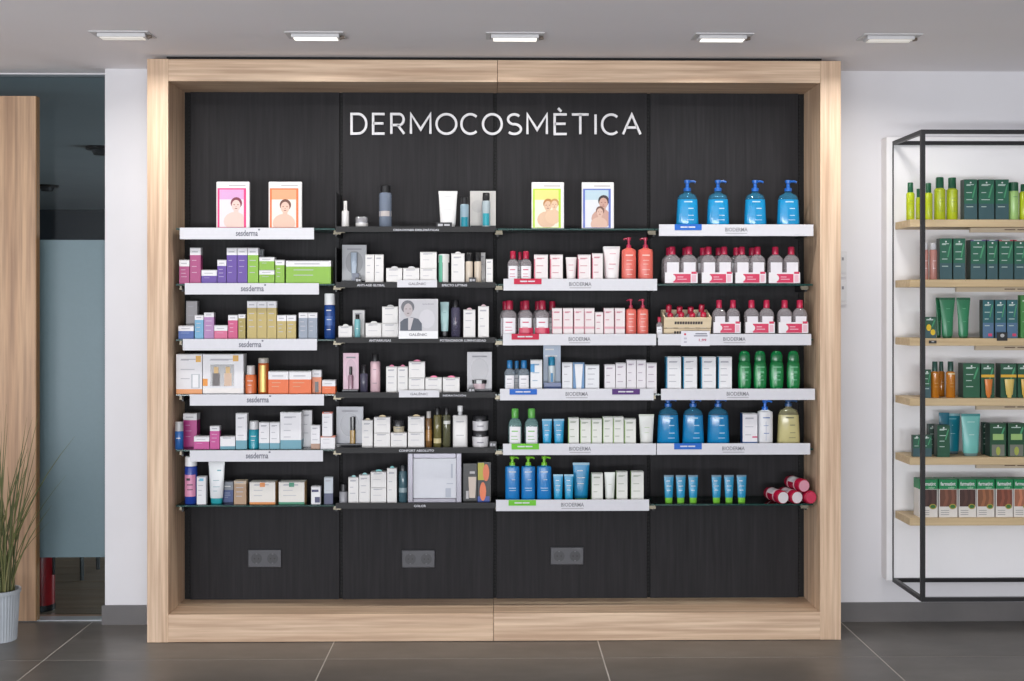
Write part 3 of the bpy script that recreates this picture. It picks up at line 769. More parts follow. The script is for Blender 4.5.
# third shelf
bay(0, 2)
B(178.3, 193.8, 325.6, 'low blue box with white top at left end', (62, 98, 172), WT, .4, lines=1)
B(186, 197.4, 301, 'tall silver grey box behind the low blue box', (178, 176, 180), slot=1)
B(194.6, 203.6, 315, 'pale blue upright box with white top', (110, 172, 208), WT, .2)
B(203.9, 213.9, 312.5, 'lilac upright box with white top', (176, 126, 180), WT, .17)
B(214.1, 227.6, 325.2, 'low pink box with white top', (214, 96, 140), WT, .4, lines=1)
B(228, 237.7, 315, 'rose pink upright box with white top', (206, 70, 124), WT, .22)
B(238.2, 245.4, 314.2, 'narrow olive yellow box', (168, 150, 70), WT, .16)
GOLD = (192, 170, 96)
for i, (a, b) in enumerate(((247, 256.9), (257, 266.9), (267, 276.6))):
    B(a, b, 301, nth(3, 'tall gold boxes with white tops')[i], GOLD, WT, .18, group='tall gold boxes')
for i, (a, b) in enumerate(((276.9, 286.4), (286.6, 296))):
    B(a, b, 315, nth(2, 'shorter gold boxes with white tops')[i], GOLD, WT, .25, group='shorter gold boxes')
for i, (a, b) in enumerate(((298.6, 307.8), (308, 317.2))):
    B(a, b, 312.6, nth(2, 'grey-blue upright boxes with white tops')[i], (146, 156, 172), WT, .2, group='grey-blue boxes')
canister(323.2, 334.7, 293.5, 'deep blue spray can with white cap', (30, 70, 140), (244, 244, 246), .25, labels=[('label', mat((58, 98, 168), .4), (.3, .5, -.7, .6))],
         lines=(WHITETXT, [(.62, .02, -.5, .4), (.42, .015, -.4, .4), (.2, .015, -.4, .3)]))
# fourth shelf
bay(0, 3)
ORA = (238, 104, 18)
o = B(176, 202.2, 354, 'tall white carton with orange foot and bottle picture', WT, bot=(240, 160, 96), bband=.12, lines=3)
W, D, H = S.W, S.D, S.H
quads('picture', [(.08 * W, .42 * W, .14 * H, .5 * H)], -D / 2 - .001, mat((196, 200, 206), .4), o)
quads('bottle_print', [(.14 * W, .36 * W, .16 * H, .48 * H)], -D / 2 - .0014, mat((246, 246, 248), .4), o)
quads('gold_seal', [(.26 * W, .46 * W, .8 * H, .96 * H)], -D / 2 - .001, mat((226, 170, 60), .4), o)
o = B(202.6, 243.6, 354, 'wide white gift carton with two bottles in its window', WT, lines=1, d=.07)
W, D, H = S.W, S.D, S.H
wv = quads('window', [(-.31 * W, .27 * W, .2 * H, .74 * H)], -D / 2 - .0009, mat((70, 66, 66), .15), o)
quads('foot_band', [(-.5 * W, .5 * W, .02 * H, .14 * H)], -D / 2 - .0008, mat((246, 240, 236), .4), o)
for cx, cb in ((-.17, (52, 34, 30)), (.12, (205, 170, 140))):
    bo = quads('bottle_print', [((cx - .09) * W, (cx + .09) * W, .2 * H, .52 * H)], -D / 2 - .0013, mat(cb, .3), o)
    quads('bottle_cap_print', [((cx - .055) * W, (cx + .055) * W, .52 * H, .68 * H)], -D / 2 - .0013, mat((206, 164, 86), .3), bo)
quads('gold_seal', [(.24 * W, .38 * W, .82 * H, .97 * H)], -D / 2 - .0009, mat((226, 170, 60), .4), o)
quads('orange_seal', [(-.5 * W, -.38 * W, .2 * H, .38 * H)], -D / 2 - .0009, mat((240, 150, 30), .4), o)
canister(243.9, 255.6, 365.5, 'orange bottle with frosted white cap', (222, 116, 66), (226, 222, 220), .32, name='lotion_bottle', capw=.75, lines=(WHITETXT, [(.45, .02, -.5, .5), (.3, .015, -.4, .3)]))
canister(257, 268, 358, 'tall orange bottle with gold label', (206, 104, 48), (196, 190, 180), .14, name='lotion_bottle', labels=[('gold_label', mat((206, 172, 96), .3, .4), (.05, .8, -.55, .55))], capw=.98)
for i, (a, b) in enumerate(((268.2, 288.7), (289, 311.2))):
    B(a, b, 371.2, nth(2, 'wide orange boxes with white tops')[i], ORA, WT, .36, lines=2, group='wide orange boxes')
o = B(312, 321.5, 370, 'narrow orange and white box with dark bottle print', (232, 140, 96), WT, .3, lines=0, slot=.1)
quads('bottle_print', [(-.2 * S.W, .2 * S.W, .05 * S.H, .5 * S.H)], -S.D / 2 - .0008, mat((40, 32, 34), .3), o)
B(322, 335.4, 380, 'low orange box with white top at right end', ORA, WT, .45, lines=1)
# fifth shelf
bay(0, 4)
TEAL = (98, 160, 178)
canister(173.6, 182.6, 421.5, 'blue bottle with clear silver cap at left end', (38, 98, 170), (176, 176, 178), .34, .055, name='lotion_bottle', lines=(WHITETXT, [(.4, .02, -.5, .5)]))
MG2 = (196, 54, 142)
B(183, 197, 413, 'tall magenta box with white top', MG2, WT, .2, slot=.14, d=.06)
B(193.8, 209.4, 436, 'low magenta box with white top', MG2, WT, .4, lines=1, d=.05)
B(209.8, 219.6, 425.5, 'upright magenta box with white top', MG2, WT, .22)
B(220, 235.2, 436, 'low white box with teal foot', WT, bot=TEAL, bband=.22, lines=1)
B(235.6, 247, 413, 'tall white box with teal foot', WT, bot=TEAL, bband=.24)
canister(247.3, 258.5, 421, 'teal bottle with white cap', (30, 148, 168), (226, 226, 228), .3, name='lotion_bottle', capw=.85, lines=(WHITETXT, [(.45, .02, -.4, .5), (.3, .015, -.4, .3)]))
for i, (a, b) in enumerate(((258.9, 269.4), (269.6, 279.8))):
    B(a, b, 422, nth(2, 'upright white boxes with teal foot')[i], WT, bot=TEAL, bband=.22, group='white boxes with teal foot')
B(280.1, 301.4, 412, 'large white carton with teal foot', WT, bot=TEAL, bband=.24, lines=4)
B(301.8, 312, 410, 'tall plain white box behind the brown-footed box', WT, slot=.14)
B(310.6, 320, 425, 'upright white box with brown foot', WT, bot=(176, 140, 118), bband=.22)
B(320.4, 335, 436, 'low white box with orange rim, under another', WT, (240, 150, 120), .1, lines=2)
B(322, 332.3, 412, 'upright white box with orange rim stacked in the right corner', WT, (240, 120, 90), .06, zb=S.top, lines=3)
# bottom shelf
bay(0, 5)
canister(183, 195.8, 456.5, 'blue spray can with pink label and white cap', (34, 66, 160), (240, 240, 242), .2, labels=[('label', mat((226, 150, 184), .4), (.16, .62, -.85, .85))], lines=(DARKTXT, [(.5, .05, -.5, .1), (.4, .02, -.4, .5), (.3, .015, -.4, .5)]))
o = B(196.6, 206, 476, 'narrow white box with pale blue seal', WT, lines=4)
quads('seal', [(-.2 * S.W, .25 * S.W, .84 * S.H, .94 * S.H)], -S.D / 2 - .0009, mat((110, 190, 220), .4), o)
tubep(207, 223.6, 462, 'large white cream tube with teal cap', (236, 238, 240), (40, 168, 178), .13, lines=((110, 170, 180), [(.78, .03, .1, .6), (.55, .012, -.4, .4), (.4, .012, -.4, .5), (.3, .012, -.4, .2)]))
o = B(222.4, 233.4, 481, 'navy blue box with clear upper half', (36, 62, 122), (126, 132, 142), .4, slot=.12)
B(233.8, 246.4, 480, 'tan brown box with white print', (178, 144, 112), (206, 186, 160), .15)
for a, b, cc, nm in ((249.4, 275.4, (226, 140, 60), 'square white box with orange seal and foot'), (278.6, 304.6, (44, 140, 104), 'square white box with green seal and foot')):
    o = B(a, b, 481.6, nm, (236, 232, 224), bot=cc, bband=.09, side=(214, 176, 120), lines=3)
    quads('seal', [(-.1 * S.W, .1 * S.W, .78 * S.H, .98 * S.H)], -S.D / 2 - .0009, mat(cc, .4), o)
o = B(311, 320.6, 486, 'small white box with navy print', WT, lines=0, brand=False)
quads('navy_print', [(-.45 * S.W, .3 * S.W, .68 * S.H, .82 * S.H), (-.1 * S.W, .45 * S.W, .08 * S.H, .4 * S.H)], -S.D / 2 - .0008, mat((50, 52, 96), .4), o)
B(324, 333, 477, 'upright silver box with navy foot', (196, 204, 212), bot=(70, 76, 108), bband=.4, lines=2)

# ------------------------------------------------------------------ BLACK-SHELF BAY
CREAM = (236, 234, 232)
bay(1, 0)
canister(341, 348.8, 201, 'small slim white nozzle bottle at left end', (234, 232, 230), (222, 220, 218), .34, name='serum_bottle', capw=.5, taper=.7)
LT(354, 367.8, 217, 'low faceted silver cream jar', [('body', mat((228, 226, 224), .3), [(0, .8), (.1, .92), (.5, .96)]), ('lid', mat((200, 200, 204), .2, .7), [(.5, 1.0), (.9, 1.0), (1, .94)])], 'cream_jar', 'jar', N=10)
canister(378.3, 391.4, 185, 'tall clear grey lotion bottle with black cap', (140, 152, 172), (28, 28, 30), .17, name='lotion_bottle', capw=.8, trans=.35, rough=.1, labels=[('label_band', mat((196, 188, 186), .3), (.28, .4, -.95, .95))])
tubep(438, 457.4, 190.5, 'white cream tube with flat wide top', (240, 239, 238), (235, 234, 233), .1, lines=((200, 200, 204), [(.85, .012, -.4, .4), (.5, .01, -.5, .4)]))
canister(459.8, 469, 197, 'small clear bottle with blue liquid and black cap', (150, 176, 190), (26, 26, 28), .22, name='lotion_bottle', capw=.85, rough=.1, labels=[('blue_liquid', mat((30, 140, 160), .2), (.02, .36, -.98, .98))])
o = slabcard(469.9, 496, 191, 'silver display card with printed swirl', (206, 204, 200), slot=.15, th=.012, rough=.25)
flat('swirl_print', [ellipse(-.2 * S.W, .6 * S.H, .25 * S.W, .25 * S.W)], -S.D / 2 - .0007, mat((188, 186, 184), .3), o)
quads('foot', [(-.48 * S.W, .5 * S.W, 0, .1 * S.H)], -S.D / 2 - .0007, mat((40, 42, 48), .3), o)
canister(481.7, 490.4, 192.5, 'blue and clear bottle with black cap before silver card', (176, 190, 196), (28, 28, 30), .22, name='lotion_bottle', capw=.88, rough=.12, labels=[('blue_liquid', mat((44, 160, 176), .2), (.08, .42, -.98, .98))])
def ticket(x0, x1, y0, y1, desc):
    Y = .058; z0, z1 = S.z, az(y0, Y)
    X0, X1 = ax(x0, Y), ax(x1, Y)
    o = thing('price_ticket', ((X0 + X1) / 2, Y, z0), full(desc), 'price ticket', 'small black price tickets'); w_ = (X1 - X0) / 2
    box('ticket', -w_, w_, -.001, .001, 0, z1 - z0, mat((26, 26, 30), .4), o)
    quads('print', [(-w_ * .8, -w_ * .2, (z1 - z0) * .35, (z1 - z0) * .75), (0, w_ * .7, (z1 - z0) * .4, (z1 - z0) * .7)], -.0014, mat((190, 190, 196), .5), o)
ticket(436.5, 452, 222.5, 227, 'tiny black price ticket before the white tube')
bay(1, 1)
def picture(x0, x1, yt, desc, ground, slot=.14, base=True, art=None):
    o = slabcard(x0, x1, yt, desc, ground, slot=slot, th=.014, rough=.28)
    W, D, H = S.W, S.D, S.H
    flat('swirl_print', [ellipse(0, .55 * H, .36 * W, .3 * H)], -D / 2 - .0006, mat(tuple(int(k * .9) for k in ground), .25), o)
    quads('brand_line', [(-.3 * W, .3 * W, .87 * H, .91 * H)], -D / 2 - .0006, mat((150, 150, 156), .4), o)
    if base: box('stand_foot', -.5 * W, .5 * W, -D / 2 - .03, -D / 2 - .0005, 0, .08 * H, mat((28, 30, 38), .25), o)
    if art: art(o, W, D, H)
    return o
def art_tube(o, W, D, H):
    t = loft('mini_tube', [(.1 * H, .1 * W, .01), (.2 * H, .1 * W, .01), (.6 * H, .13 * W, .009), (.8 * H, .13 * W, .002)], 2, mat((186, 200, 216), .25), o, cy=-D / 2 - .013)
    box('mini_box', -.06 * W, .22 * W, -D / 2 - .029, -D / 2 - .022, .085 * H, .27 * H, mat((110, 116, 132), .25), o)
picture(342, 366.6, 245, 'silver display card with slim tube at left end', (176, 178, 182), art=art_tube)
ticket(355.5, 361.5, 277.5, 281, 'tiny black price ticket before silver tube card')
for i, (a, b) in enumerate(((365.2, 374.2), (374.5, 383.5))):
    B(a, b, 254.5, nth(2, 'tall plain white boxes')[i], CREAM, group='tall white boxes', slot=.09)
for i, (a, b) in enumerate(((386, 402.3), (403, 419.4), (420, 436.6))):
    B(a, b, 268, nth(3, 'low white boxes in the front row')[i], CREAM, tab=(220, 220, 222), lines=2, group='low white boxes')
B(420, 436.7, 252, 'low white box stacked on the third one', CREAM, zb=S.top, lines=2)
canister(437.7, 449.4, 254, 'white-capped bottle with green stripe', (56, 62, 66), (234, 234, 232), .28, name='lotion_bottle', capw=1.0, labels=[('green_label', mat((110, 190, 160), .4), (.05, .96, -.85, -.2)), ('white_label', mat((226, 226, 222), .4), (.05, .96, -.15, .8))], taper=1.0)
B(451.2, 464.6, 253.4, 'wide upright white box', CREAM, tab=(230, 228, 226))
for i, (a, b) in enumerate(((465, 473), (474, 481.6))):
    canister(a, b, 252.5, nth(2, 'slim cream bottles with black caps')[i], (222, 208, 190), (24, 24, 26), .28, name='serum_bottle', capw=.85, group='cream bottles')
B(479.2, 485.4, 252.6, 'tall white box behind the black-capped bottles', CREAM, slot=.15)
B(485.8, 493, 259, 'narrow white box at right end', CREAM)
ticket(469, 476, 277.5, 281, 'tiny black price ticket before cream bottles')
bay(1, 2)
B(338.3, 352, 326, 'low white box at left end', CREAM, tab=(226, 226, 224), lines=2)
B(352.6, 364.6, 310, 'tall white box behind small teal bottle', CREAM, slot=.13)
canister(353.9, 360.3, 314.4, 'small pale teal bottle with black cap', (128, 192, 198), (26, 26, 28), .2, name='serum_bottle', capw=.7, lines=(WHITETXT, [(.4, .02, -.4, .4)]))
for i, (a, b) in enumerate(((365.4, 381.6), (382, 398.4))):
    B(a, b, 323, nth(2, 'low white boxes side by side')[i], CREAM, tab=(226, 226, 224), lines=2, group='low white boxes')
B(382, 398, 306.6, 'low white box stacked on another beside portrait card', CREAM, zb=S.top, tab=(226, 226, 224), lines=2)
# portrait card hanging over the shelf front
Y = .0385; X0, X1, z0, z1 = ax(398.7, Y), ax(438, Y), az(338.6, Y), az(299, Y)
o = thing('portrait_card', ((X0 + X1) / 2, Y, z0), 'grey portrait card with dark-jacketed figure on third shelf of black-shelf bay', 'card'); W, H = X1 - X0, z1 - z0
box('card', -W / 2, W / 2, -.001, .001, 0, H, mat((202, 200, 204), .3), o)
pf = quads('picture_ground', [(-.47 * W, .47 * W, .2 * H, .97 * H)], -.0014, mat((188, 186, 192), .3), o)
flat('swirl_print', [ellipse(.22 * W, .5 * H, .2 * W, .24 * H)], -.0017, mat((200, 198, 204), .3), o)
flat('jacket', [[(-.46 * W, .2 * H), (.09 * W, .2 * H), (.09 * W, .38 * H), (.0 * W, .5 * H), (-.18 * W, .54 * H), (-.36 * W, .5 * H), (-.46 * W, .42 * H)]], -.0019, mat((58, 66, 82), .4), o)
flat('shirt', [[(-.26 * W, .22 * H), (-.2 * W, .22 * H), (-.12 * W, .52 * H), (-.26 * W, .54 * H)]], -.0021, mat((196, 190, 194), .4), o)
flat('hair', [ellipse(-.27 * W, .8 * H, .17 * W, .17 * H)], -.0019, mat((96, 96, 104), .4), o)
flat('face', [ellipse(-.26 * W, .72 * H, .115 * W, .17 * H)], -.0021, mat((182, 172, 174), .4), o)
flat('features', [ellipse(-.31 * W, .75 * H, .025 * W, .01 * H, 8), ellipse(-.21 * W, .75 * H, .025 * W, .01 * H, 8), ellipse(-.26 * W, .64 * H, .035 * W, .012 * H, 8)], -.0023, mat((110, 96, 100), .4), o)
quads('white_foot', [(-.5 * W, .5 * W, 0, .19 * H)], -.0014, mat((236, 236, 238), .3), o)
text('lettering', 'GALÉNIC', -.24 * W, .22 * W, .07 * H, .15 * H, -.0018, mat((110, 110, 118), .4), o)
text('lettering', 'GALÉNIC', .1 * W, .4 * W, .86 * H, .89 * H, -.0018, mat((130, 130, 138), .4), o)
for r, x0, x1, y0, y1 in ((1, 397.2, 437, 280, 287.3), (3, 399, 439.2, 390.2, 397.2)):
    z0, z1 = az(y1, Y), az(y0, Y); X0, X1 = ax(x0, Y), ax(x1, Y); W = X1 - X0
    o = thing('name_card', ((X0 + X1) / 2, Y, z0), 'small white name card clipped to %s front of black-shelf bay' % ROWN[r], 'card', 'white name cards')
    box('card', -W / 2, W / 2, -.001, .001, 0, z1 - z0, STRIP, o)
    text('lettering', 'GALÉNIC', -.22 * W, .22 * W, .3 * (z1 - z0), .72 * (z1 - z0), -.0015, mat((120, 120, 126), .4), o)
tubep(440, 449, 302, 'slim pale teal tube with black cap', (176, 214, 214), (26, 26, 28), .2, bw=.8, lines=((120, 150, 156), [(.7, .012, -.3, .3)]))
canister(450.6, 460.5, 300, 'tall dark translucent bottle with black cap', (92, 88, 112), (24, 24, 28), .19, name='lotion_bottle', capw=.72, trans=.3, rough=.1, lines=(mat((120, 90, 100), .4), [(.4, .15, -.05, .05)]))
B(463.3, 475.4, 309.6, 'upright white box between dark bottle and taller box', CREAM, tab=(236, 190, 200))
B(478, 489, 306.2, 'taller upright white box at right end', CREAM, tab=(236, 200, 205))
bay(1, 3)
def art_dark(o, W, D, H): 
    b_ = loft('mini_bottle', [(.1 * H, .16 * W, .008), (.42 * H, .16 * W, .008), (.45 * H, .12 * W, .007)], 2.4, mat((160, 120, 136), .2), o, cy=-D / 2 - .012)
    loft('mini_cap', [(.46 * H, .1 * W, .006), (.66 * H, .08 * W, .005)], 2, BLACKG, b_, cy=-D / 2 - .012)
picture(343, 358.8, 353, 'pink display card with dark-capped mini bottle', (226, 178, 198), slot=.12, art=art_dark)
canister(359.4, 367.6, 365, 'small dark violet dropper bottle', (86, 84, 104), (30, 30, 34), .3, name='serum_bottle', capw=.55, trans=.2, rough=.12)
canister(369.6, 380, 354, 'tall pink bottle with black cap', (236, 200, 208), (30, 30, 32), .19, name='lotion_bottle', capw=.7, lines=(GREYTXT, [(.6, .012, -.3, .3), (.25, .012, -.4, .4)]))
for i, (a, b) in enumerate(((386, 397), (397.3, 407.8))):
    B(a, b, 366.6, nth(2, 'tall white boxes with pink top tabs')[i], CREAM, tab=(240, 120, 160), group='tall white boxes')
zz = None
for i, (a, b) in enumerate(((408.4, 424.6), (425.2, 441.8), (442.6, 459.6))):
    B(a, b, 377.6, nth(3, 'low white boxes with pink tabs')[i], CREAM, tab=None if i == 0 else (240, 120, 160), lines=2, group='low white boxes')
    if i == 0: zz = S.top
B(408.6, 425, 361.6, 'low white box with pink tab stacked on another', CREAM, zb=zz, tab=(240, 120, 160), lines=2)
def art_jar(o, W, D, H):
    j = loft('mini_jar', [(.09 * H, .22 * W, .012), (.22 * H, .26 * W, .014)], 2, mat((220, 196, 202), .2), o, cy=-D / 2 - .016)
    loft('mini_lid', [(.222 * H, .29 * W, .014), (.31 * H, .29 * W, .014)], 2, BLACKG, j, cy=-D / 2 - .016)
picture(467, 492, 352, 'silver display card with black-lidded mini jar', (196, 194, 198), slot=.13, art=art_jar)
ticket(468.5, 475, 387.4, 391, 'tiny black price ticket before the jar card')
bay(1, 4)
def art_gold(o, W, D, H):
    b_ = loft('mini_bottle', [(.09 * H, .1 * W, .008), (.42 * H, .1 * W, .008)], 2.4, mat((176, 140, 70), .2), o, cx=.12 * W, cy=-D / 2 - .012)
    loft('mini_cap', [(.425 * H, .09 * W, .007), (.75 * H, .09 * W, .007)], 2, BLACKG, b_, cx=.12 * W, cy=-D / 2 - .012)
picture(336.2, 363.4, 406.5, 'silver display card with black and gold mini bottle', (168, 170, 178), slot=.14, art=art_gold)
B(361.8, 372.8, 420, 'tall plain white box', CREAM, tab=(220, 205, 170), slot=.09, d=.045)
B(373.8, 390.2, 432.6, 'lower of two low white boxes stacked left', CREAM, lines=2)
B(373.9, 390.2, 417, 'upper of two low white boxes stacked left', CREAM, zb=S.top, tab=(222, 200, 150), lines=2)
B(390.6, 406.8, 432.6, 'low white box carrying a glass jar', CREAM, lines=2)
jar(392.4, 404.2, 420.2, 'small dark-lidded glass jar standing on a white box', (196, 186, 160), (44, 44, 48), zb=S.top, lidf=.5)
B(407.8, 424.4, 432, 'lower of two low white boxes stacked centre', CREAM, lines=2)
B(407.9, 424.3, 416.6, 'upper of two low white boxes stacked centre', CREAM, zb=S.top, tab=(222, 200, 150), lines=2)
canister(425.2, 432, 411.5, 'slim amber bottle with pale round cap', (150, 110, 66), (206, 202, 198), .18, name='serum_bottle', capw=.7, trans=.3, rough=.1, labels=[('liquid', mat((166, 120, 60), .2), (.2, .5, -.97, .97))])
canister(433, 441.6, 408, 'olive oil-coloured bottle with cream label', (136, 128, 78), (26, 26, 28), .17, name='oil_bottle', capw=.62, trans=.3, rough=.1, labels=[('label', mat((214, 200, 150), .4), (.12, .24, -.9, .9))])
canister(442.2, 450.6, 408, 'olive bottle with high white label', (112, 112, 84), (26, 26, 28), .17, name='oil_bottle', capw=.62, trans=.3, rough=.1, labels=[('label', mat((236, 236, 230), .4), (.6, .68, -.7, .9))])
LT(452.5, 467.6, 406, 'white pump bottle with square shoulders', [('bottle', mat((238, 236, 234), .3), [(0, .97), (.01, 1), (.76, 1), (.775, .9)]), ('pump_collar', mat((200, 200, 202), .3), [(.776, .3), (.86, .26)]), ('pump_head', mat((240, 240, 240), .3), [(.862, .34), (.98, .36), (1, .3)])],
   'pump_bottle', 'bottle', 5.0, .6, lines=(GREYTXT, [(.62, .012, -.5, .5), (.3, .01, -.5, .5)]))
jar(471.8, 488.8, 431.4, 'lower of two stacked white jars with black lids', (232, 230, 232), (28, 28, 32), lidf=.32)
jar(472, 488.6, 416, 'upper of two stacked white jars with black lids', (232, 230, 232), (28, 28, 32), zb=S.top, lidf=.34)
ticket(489.6, 496.4, 441.5, 447, 'tiny price ticket at the right end')
bay(1, 5)
canister(338.6, 347.4, 484, 'small grey jar-like bottle with dark cap', (150, 150, 156), (36, 36, 40), .4, name='serum_bottle', capw=.75)
B(348.2, 358.6, 477, 'upright white box at the left, shorter one', CREAM, tab=(150, 206, 206))
B(358.9, 370, 474.6, 'upright white box second from left, slightly taller', CREAM, tab=(150, 206, 206))
B(370.4, 386.4, 487, 'lower of two low white boxes stacked', CREAM, lines=2)
B(370.5, 386.4, 471.6, 'upper of two low white boxes stacked, teal tab', CREAM, zb=S.top, tab=(120, 200, 200), lines=2)
B(386.9, 396.8, 468, 'tallest upright white box with teal tab', CREAM, tab=(120, 200, 200))
canister(398.2, 407.3, 465, 'tall teal translucent bottle', (86, 122, 134), (30, 36, 40), .16, name='lotion_bottle', capw=.8, trans=.3, rough=.1, labels=[('label', mat((150, 170, 176), .3), (.28, .4, -.9, .9))])
# silver framed pearly sheet
Y = .06; X0, X1 = ax(407.7, Y), ax(461.6, Y); W = X1 - X0; H = az(453, Y) - S.z
o = thing('framed_mirror', ((X0 + X1) / 2, Y + .012, S.z), 'square silver frame with pearly white sheet on ' + S.where, 'picture frame')
t = .025
for nm, b in (('frame_side', (-W / 2, -W / 2 + t, -.012, .012, 0, H)), ('frame_side', (W / 2 - t, W / 2, -.012, .012, 0, H)), ('frame_rail', (-W / 2 + t, W / 2 - t, -.012, .012, 0, t)), ('frame_rail', (-W / 2 + t, W / 2 - t, -.012, .012, H - t, H))):
    box(nm, *b, mat((140, 138, 148), .25, .3), o, .003)
box('backing', -W / 2 + t, W / 2 - t, .0, .010, t, H - t, mat((214, 216, 224), .2), o)
quads('print', [(.2 * W, .3 * W, .12 * H, .3 * H), (.3 * W, .335 * W, .5 * H, .78 * H), (.22 * W, .34 * W, .38 * H, .40 * H)], -.0004, mat((170, 176, 190), .3), o)
# black carton with product print, and a colourful carton
o = B(463, 477, 463.5, 'black carton with cream tube print', (13, 12, 13), lines=0, brand=False, slot=.09)
flat('tube_print', [[(-.05 * S.W, .12 * S.H), (.38 * S.W, .12 * S.H), (.46 * S.W, .66 * S.H), (-.12 * S.W, .66 * S.H)]], -S.D / 2 - .0006, mat((222, 204, 188), .4), o)
quads('cap_print', [(-.02 * S.W, .36 * S.W, .74 * S.H, .8 * S.H), (-.3 * S.W, -.1 * S.W, .1 * S.H, .3 * S.H)], -S.D / 2 - .0006, mat((200, 196, 196), .4), o)
o = B(477.4, 491, 462, 'black carton with orange and yellow lens print', (16, 14, 14), lines=0, brand=False, slot=.08)
quads('yellow_print', [(-.48 * S.W, 0, .56 * S.H, .98 * S.H)], -S.D / 2 - .0006, mat((190, 180, 40), .4), o)
quads('blue_print', [(-.5 * S.W, .4 * S.W, .02 * S.H, .16 * S.H)], -S.D / 2 - .0006, mat((40, 70, 150), .4), o)
flat('lens_print', [ellipse(.14 * S.W, .74 * S.H, .24 * S.W, .21 * S.H), ellipse(-.1 * S.W, .28 * S.H, .24 * S.W, .23 * S.H)], -S.D / 2 - .0010, mat((236, 120, 70), .4), o)

# ------------------------------------------------------------------ THIRD BAY
bay(2, 0)
tablet(531.4, 564.3, 182, 'white display tablet with lime-framed photo of two faces', (190, 226, 60), (236, 236, 214), (230, 224, 130), [(.0, .5, .15, (190, 130, 70), (226, 190, 160)), (.2, .52, .13, (200, 150, 90), (232, 198, 166))])
tablet(581.6, 614.2, 182, 'white display tablet with blue-framed photo of two faces', (96, 118, 200), (228, 230, 236), (190, 214, 226), [(.17, .56, .17, (58, 44, 46), (206, 164, 148)), (.06, .36, .13, (120, 82, 70), (222, 186, 168))])
RC, CLR = (184, 26, 66), (228, 220, 224)
bay(2, 1)
micellar(507.3, 518.7, 251, 'left front micellar bottle with red cap', RC, CLR, accent=(206, 60, 100)); micellar(520, 532, 251, 'right front micellar bottle with red cap', RC, CLR, accent=(206, 60, 100))
micellar(516, 524, 252, 'micellar bottle with red cap half hidden behind two others', RC, CLR, 1)
PK = (236, 214, 216); PKS = (216, 110, 132)
for i, (a, b, t) in enumerate(((534, 548, 254.5), (550, 563, 254.5), (577.8, 590.8, 254.5), (592, 603, 253.2))):
    B(a, b, t, nth(4, 'pink-striped pale boxes')[i], (240, 232, 232), side=PKS, tcol=(214, 150, 160), group='pale pink-striped boxes')
    quads('pink_stripe', [(-.5 * S.W, -.42 * S.W, 0, .85 * S.H)], -S.D / 2 - .0008, mat((222, 120, 140), .4), S.o)
tubep(565.8, 577, 257, 'small white cream tube with pink print', (240, 234, 234), (238, 236, 236), .12, lines=((220, 130, 150), [(.7, .02, -.5, .4), (.5, .015, -.4, .4)]))
tubep(604, 620.8, 246, 'large white cream tube with pink print in front', (242, 238, 238), (238, 236, 236), .1, lines=((220, 130, 150), [(.8, .015, -.3, .5), (.52, .02, -.4, .5), (.4, .012, -.5, .2)]))
tubep(603, 614, 246.6, 'white cream tube hidden behind the large one', (236, 230, 230), (238, 236, 236), .1, slot=1, lines=None)
COR = (232, 112, 98); RP = (206, 44, 84)
def coral(x0, x1, yt, bt, desc):
    o = LT(x0, x1, yt, desc, [('bottle', mat(COR, .3), [(0, .94), (.015, 1), (.70, 1), (.735, .92), (.76, .5), (.775, .4)])], 'pump_bottle', 'bottle', 2.6, .75, lines=(mat((244, 200, 190), .4), [(.6, .03, -.5, .5), (.5, .012, -.4, .4), (.42, .012, -.4, .3), (.3, .012, -.5, .5), (.2, .012, -.3, .4)]), group='coral pump bottles')
    pump(o, S.W, S.H, .775, 1.0, mat(RP, .3), -1, .17)
n = nth(2, 'coral pump bottles with red pumps')
coral(622, 636.8, 237, 247, n[0]); coral(638.5, 653.8, 237, 247, n[1])
bay(2, 2)
n = nth(3, 'big red-capped micellar bottles in front')
for i, (a, b) in enumerate(((501.8, 517), (519, 533), (535, 549.6))):
    micellar(a, b, 300.6, n[i], RC, CLR, accent=(206, 60, 100), group='big micellar bottles')
    if i: patches('promo_sleeve', [(0, S.W / 2 + .0006, S.D / 2 + .0006), (S.H, S.W / 2 + .0006, S.D / 2 + .0006)], 3.2, [(.04 * S.H, .29 * S.H, -.96, .96)], mat((206, 32, 78), .3), S.o, .001)
n = nth(4, 'red-capped micellar bottles in the rear row')
for i, a in enumerate((499.5, 517, 532, 546.2)):
    micellar(a, a + 12.5, 301.2, n[i], RC, CLR, 1, group='rear micellar bottles')
n = nth(6, 'equally tall pink-striped boxes')
for i, (a, b) in enumerate(((552, 562.2), (562.8, 573), (573.7, 584), (584.3, 594.6), (603.8, 614), (614.6, 625))):
    B(a, b, 308, n[i], (238, 228, 228), side=PKS, tcol=(216, 140, 154), group='pink-striped boxes')
    quads('pink_stripe', [(-.5 * S.W, -.42 * S.W, 0, .9 * S.H), (-.42 * S.W, .5 * S.W, .33 * S.H, .4 * S.H)], -S.D / 2 - .0008, mat((234, 176, 186), .4), S.o)
B(595, 603.4, 312, 'narrow shorter pink-striped box between taller ones', (238, 228, 228), side=PKS, tcol=(216, 140, 154))
n = nth(2, 'coral pump bottles with red pumps')
coral(625.6, 637, 298.8, 308.5, n[0]); coral(637.4, 649, 298.8, 308.5, n[1])
BC = (28, 126, 190)
bay(2, 3)
CLB = (206, 220, 232)
micellar(504.2, 515.2, 360.5, 'left front clear bottle with blue cap', BC, CLB); micellar(518, 530, 360.5, 'right front clear bottle with blue cap', BC, CLB)
micellar(512.6, 521, 361, 'clear blue-capped bottle half hidden behind two others', BC, CLB, 1)
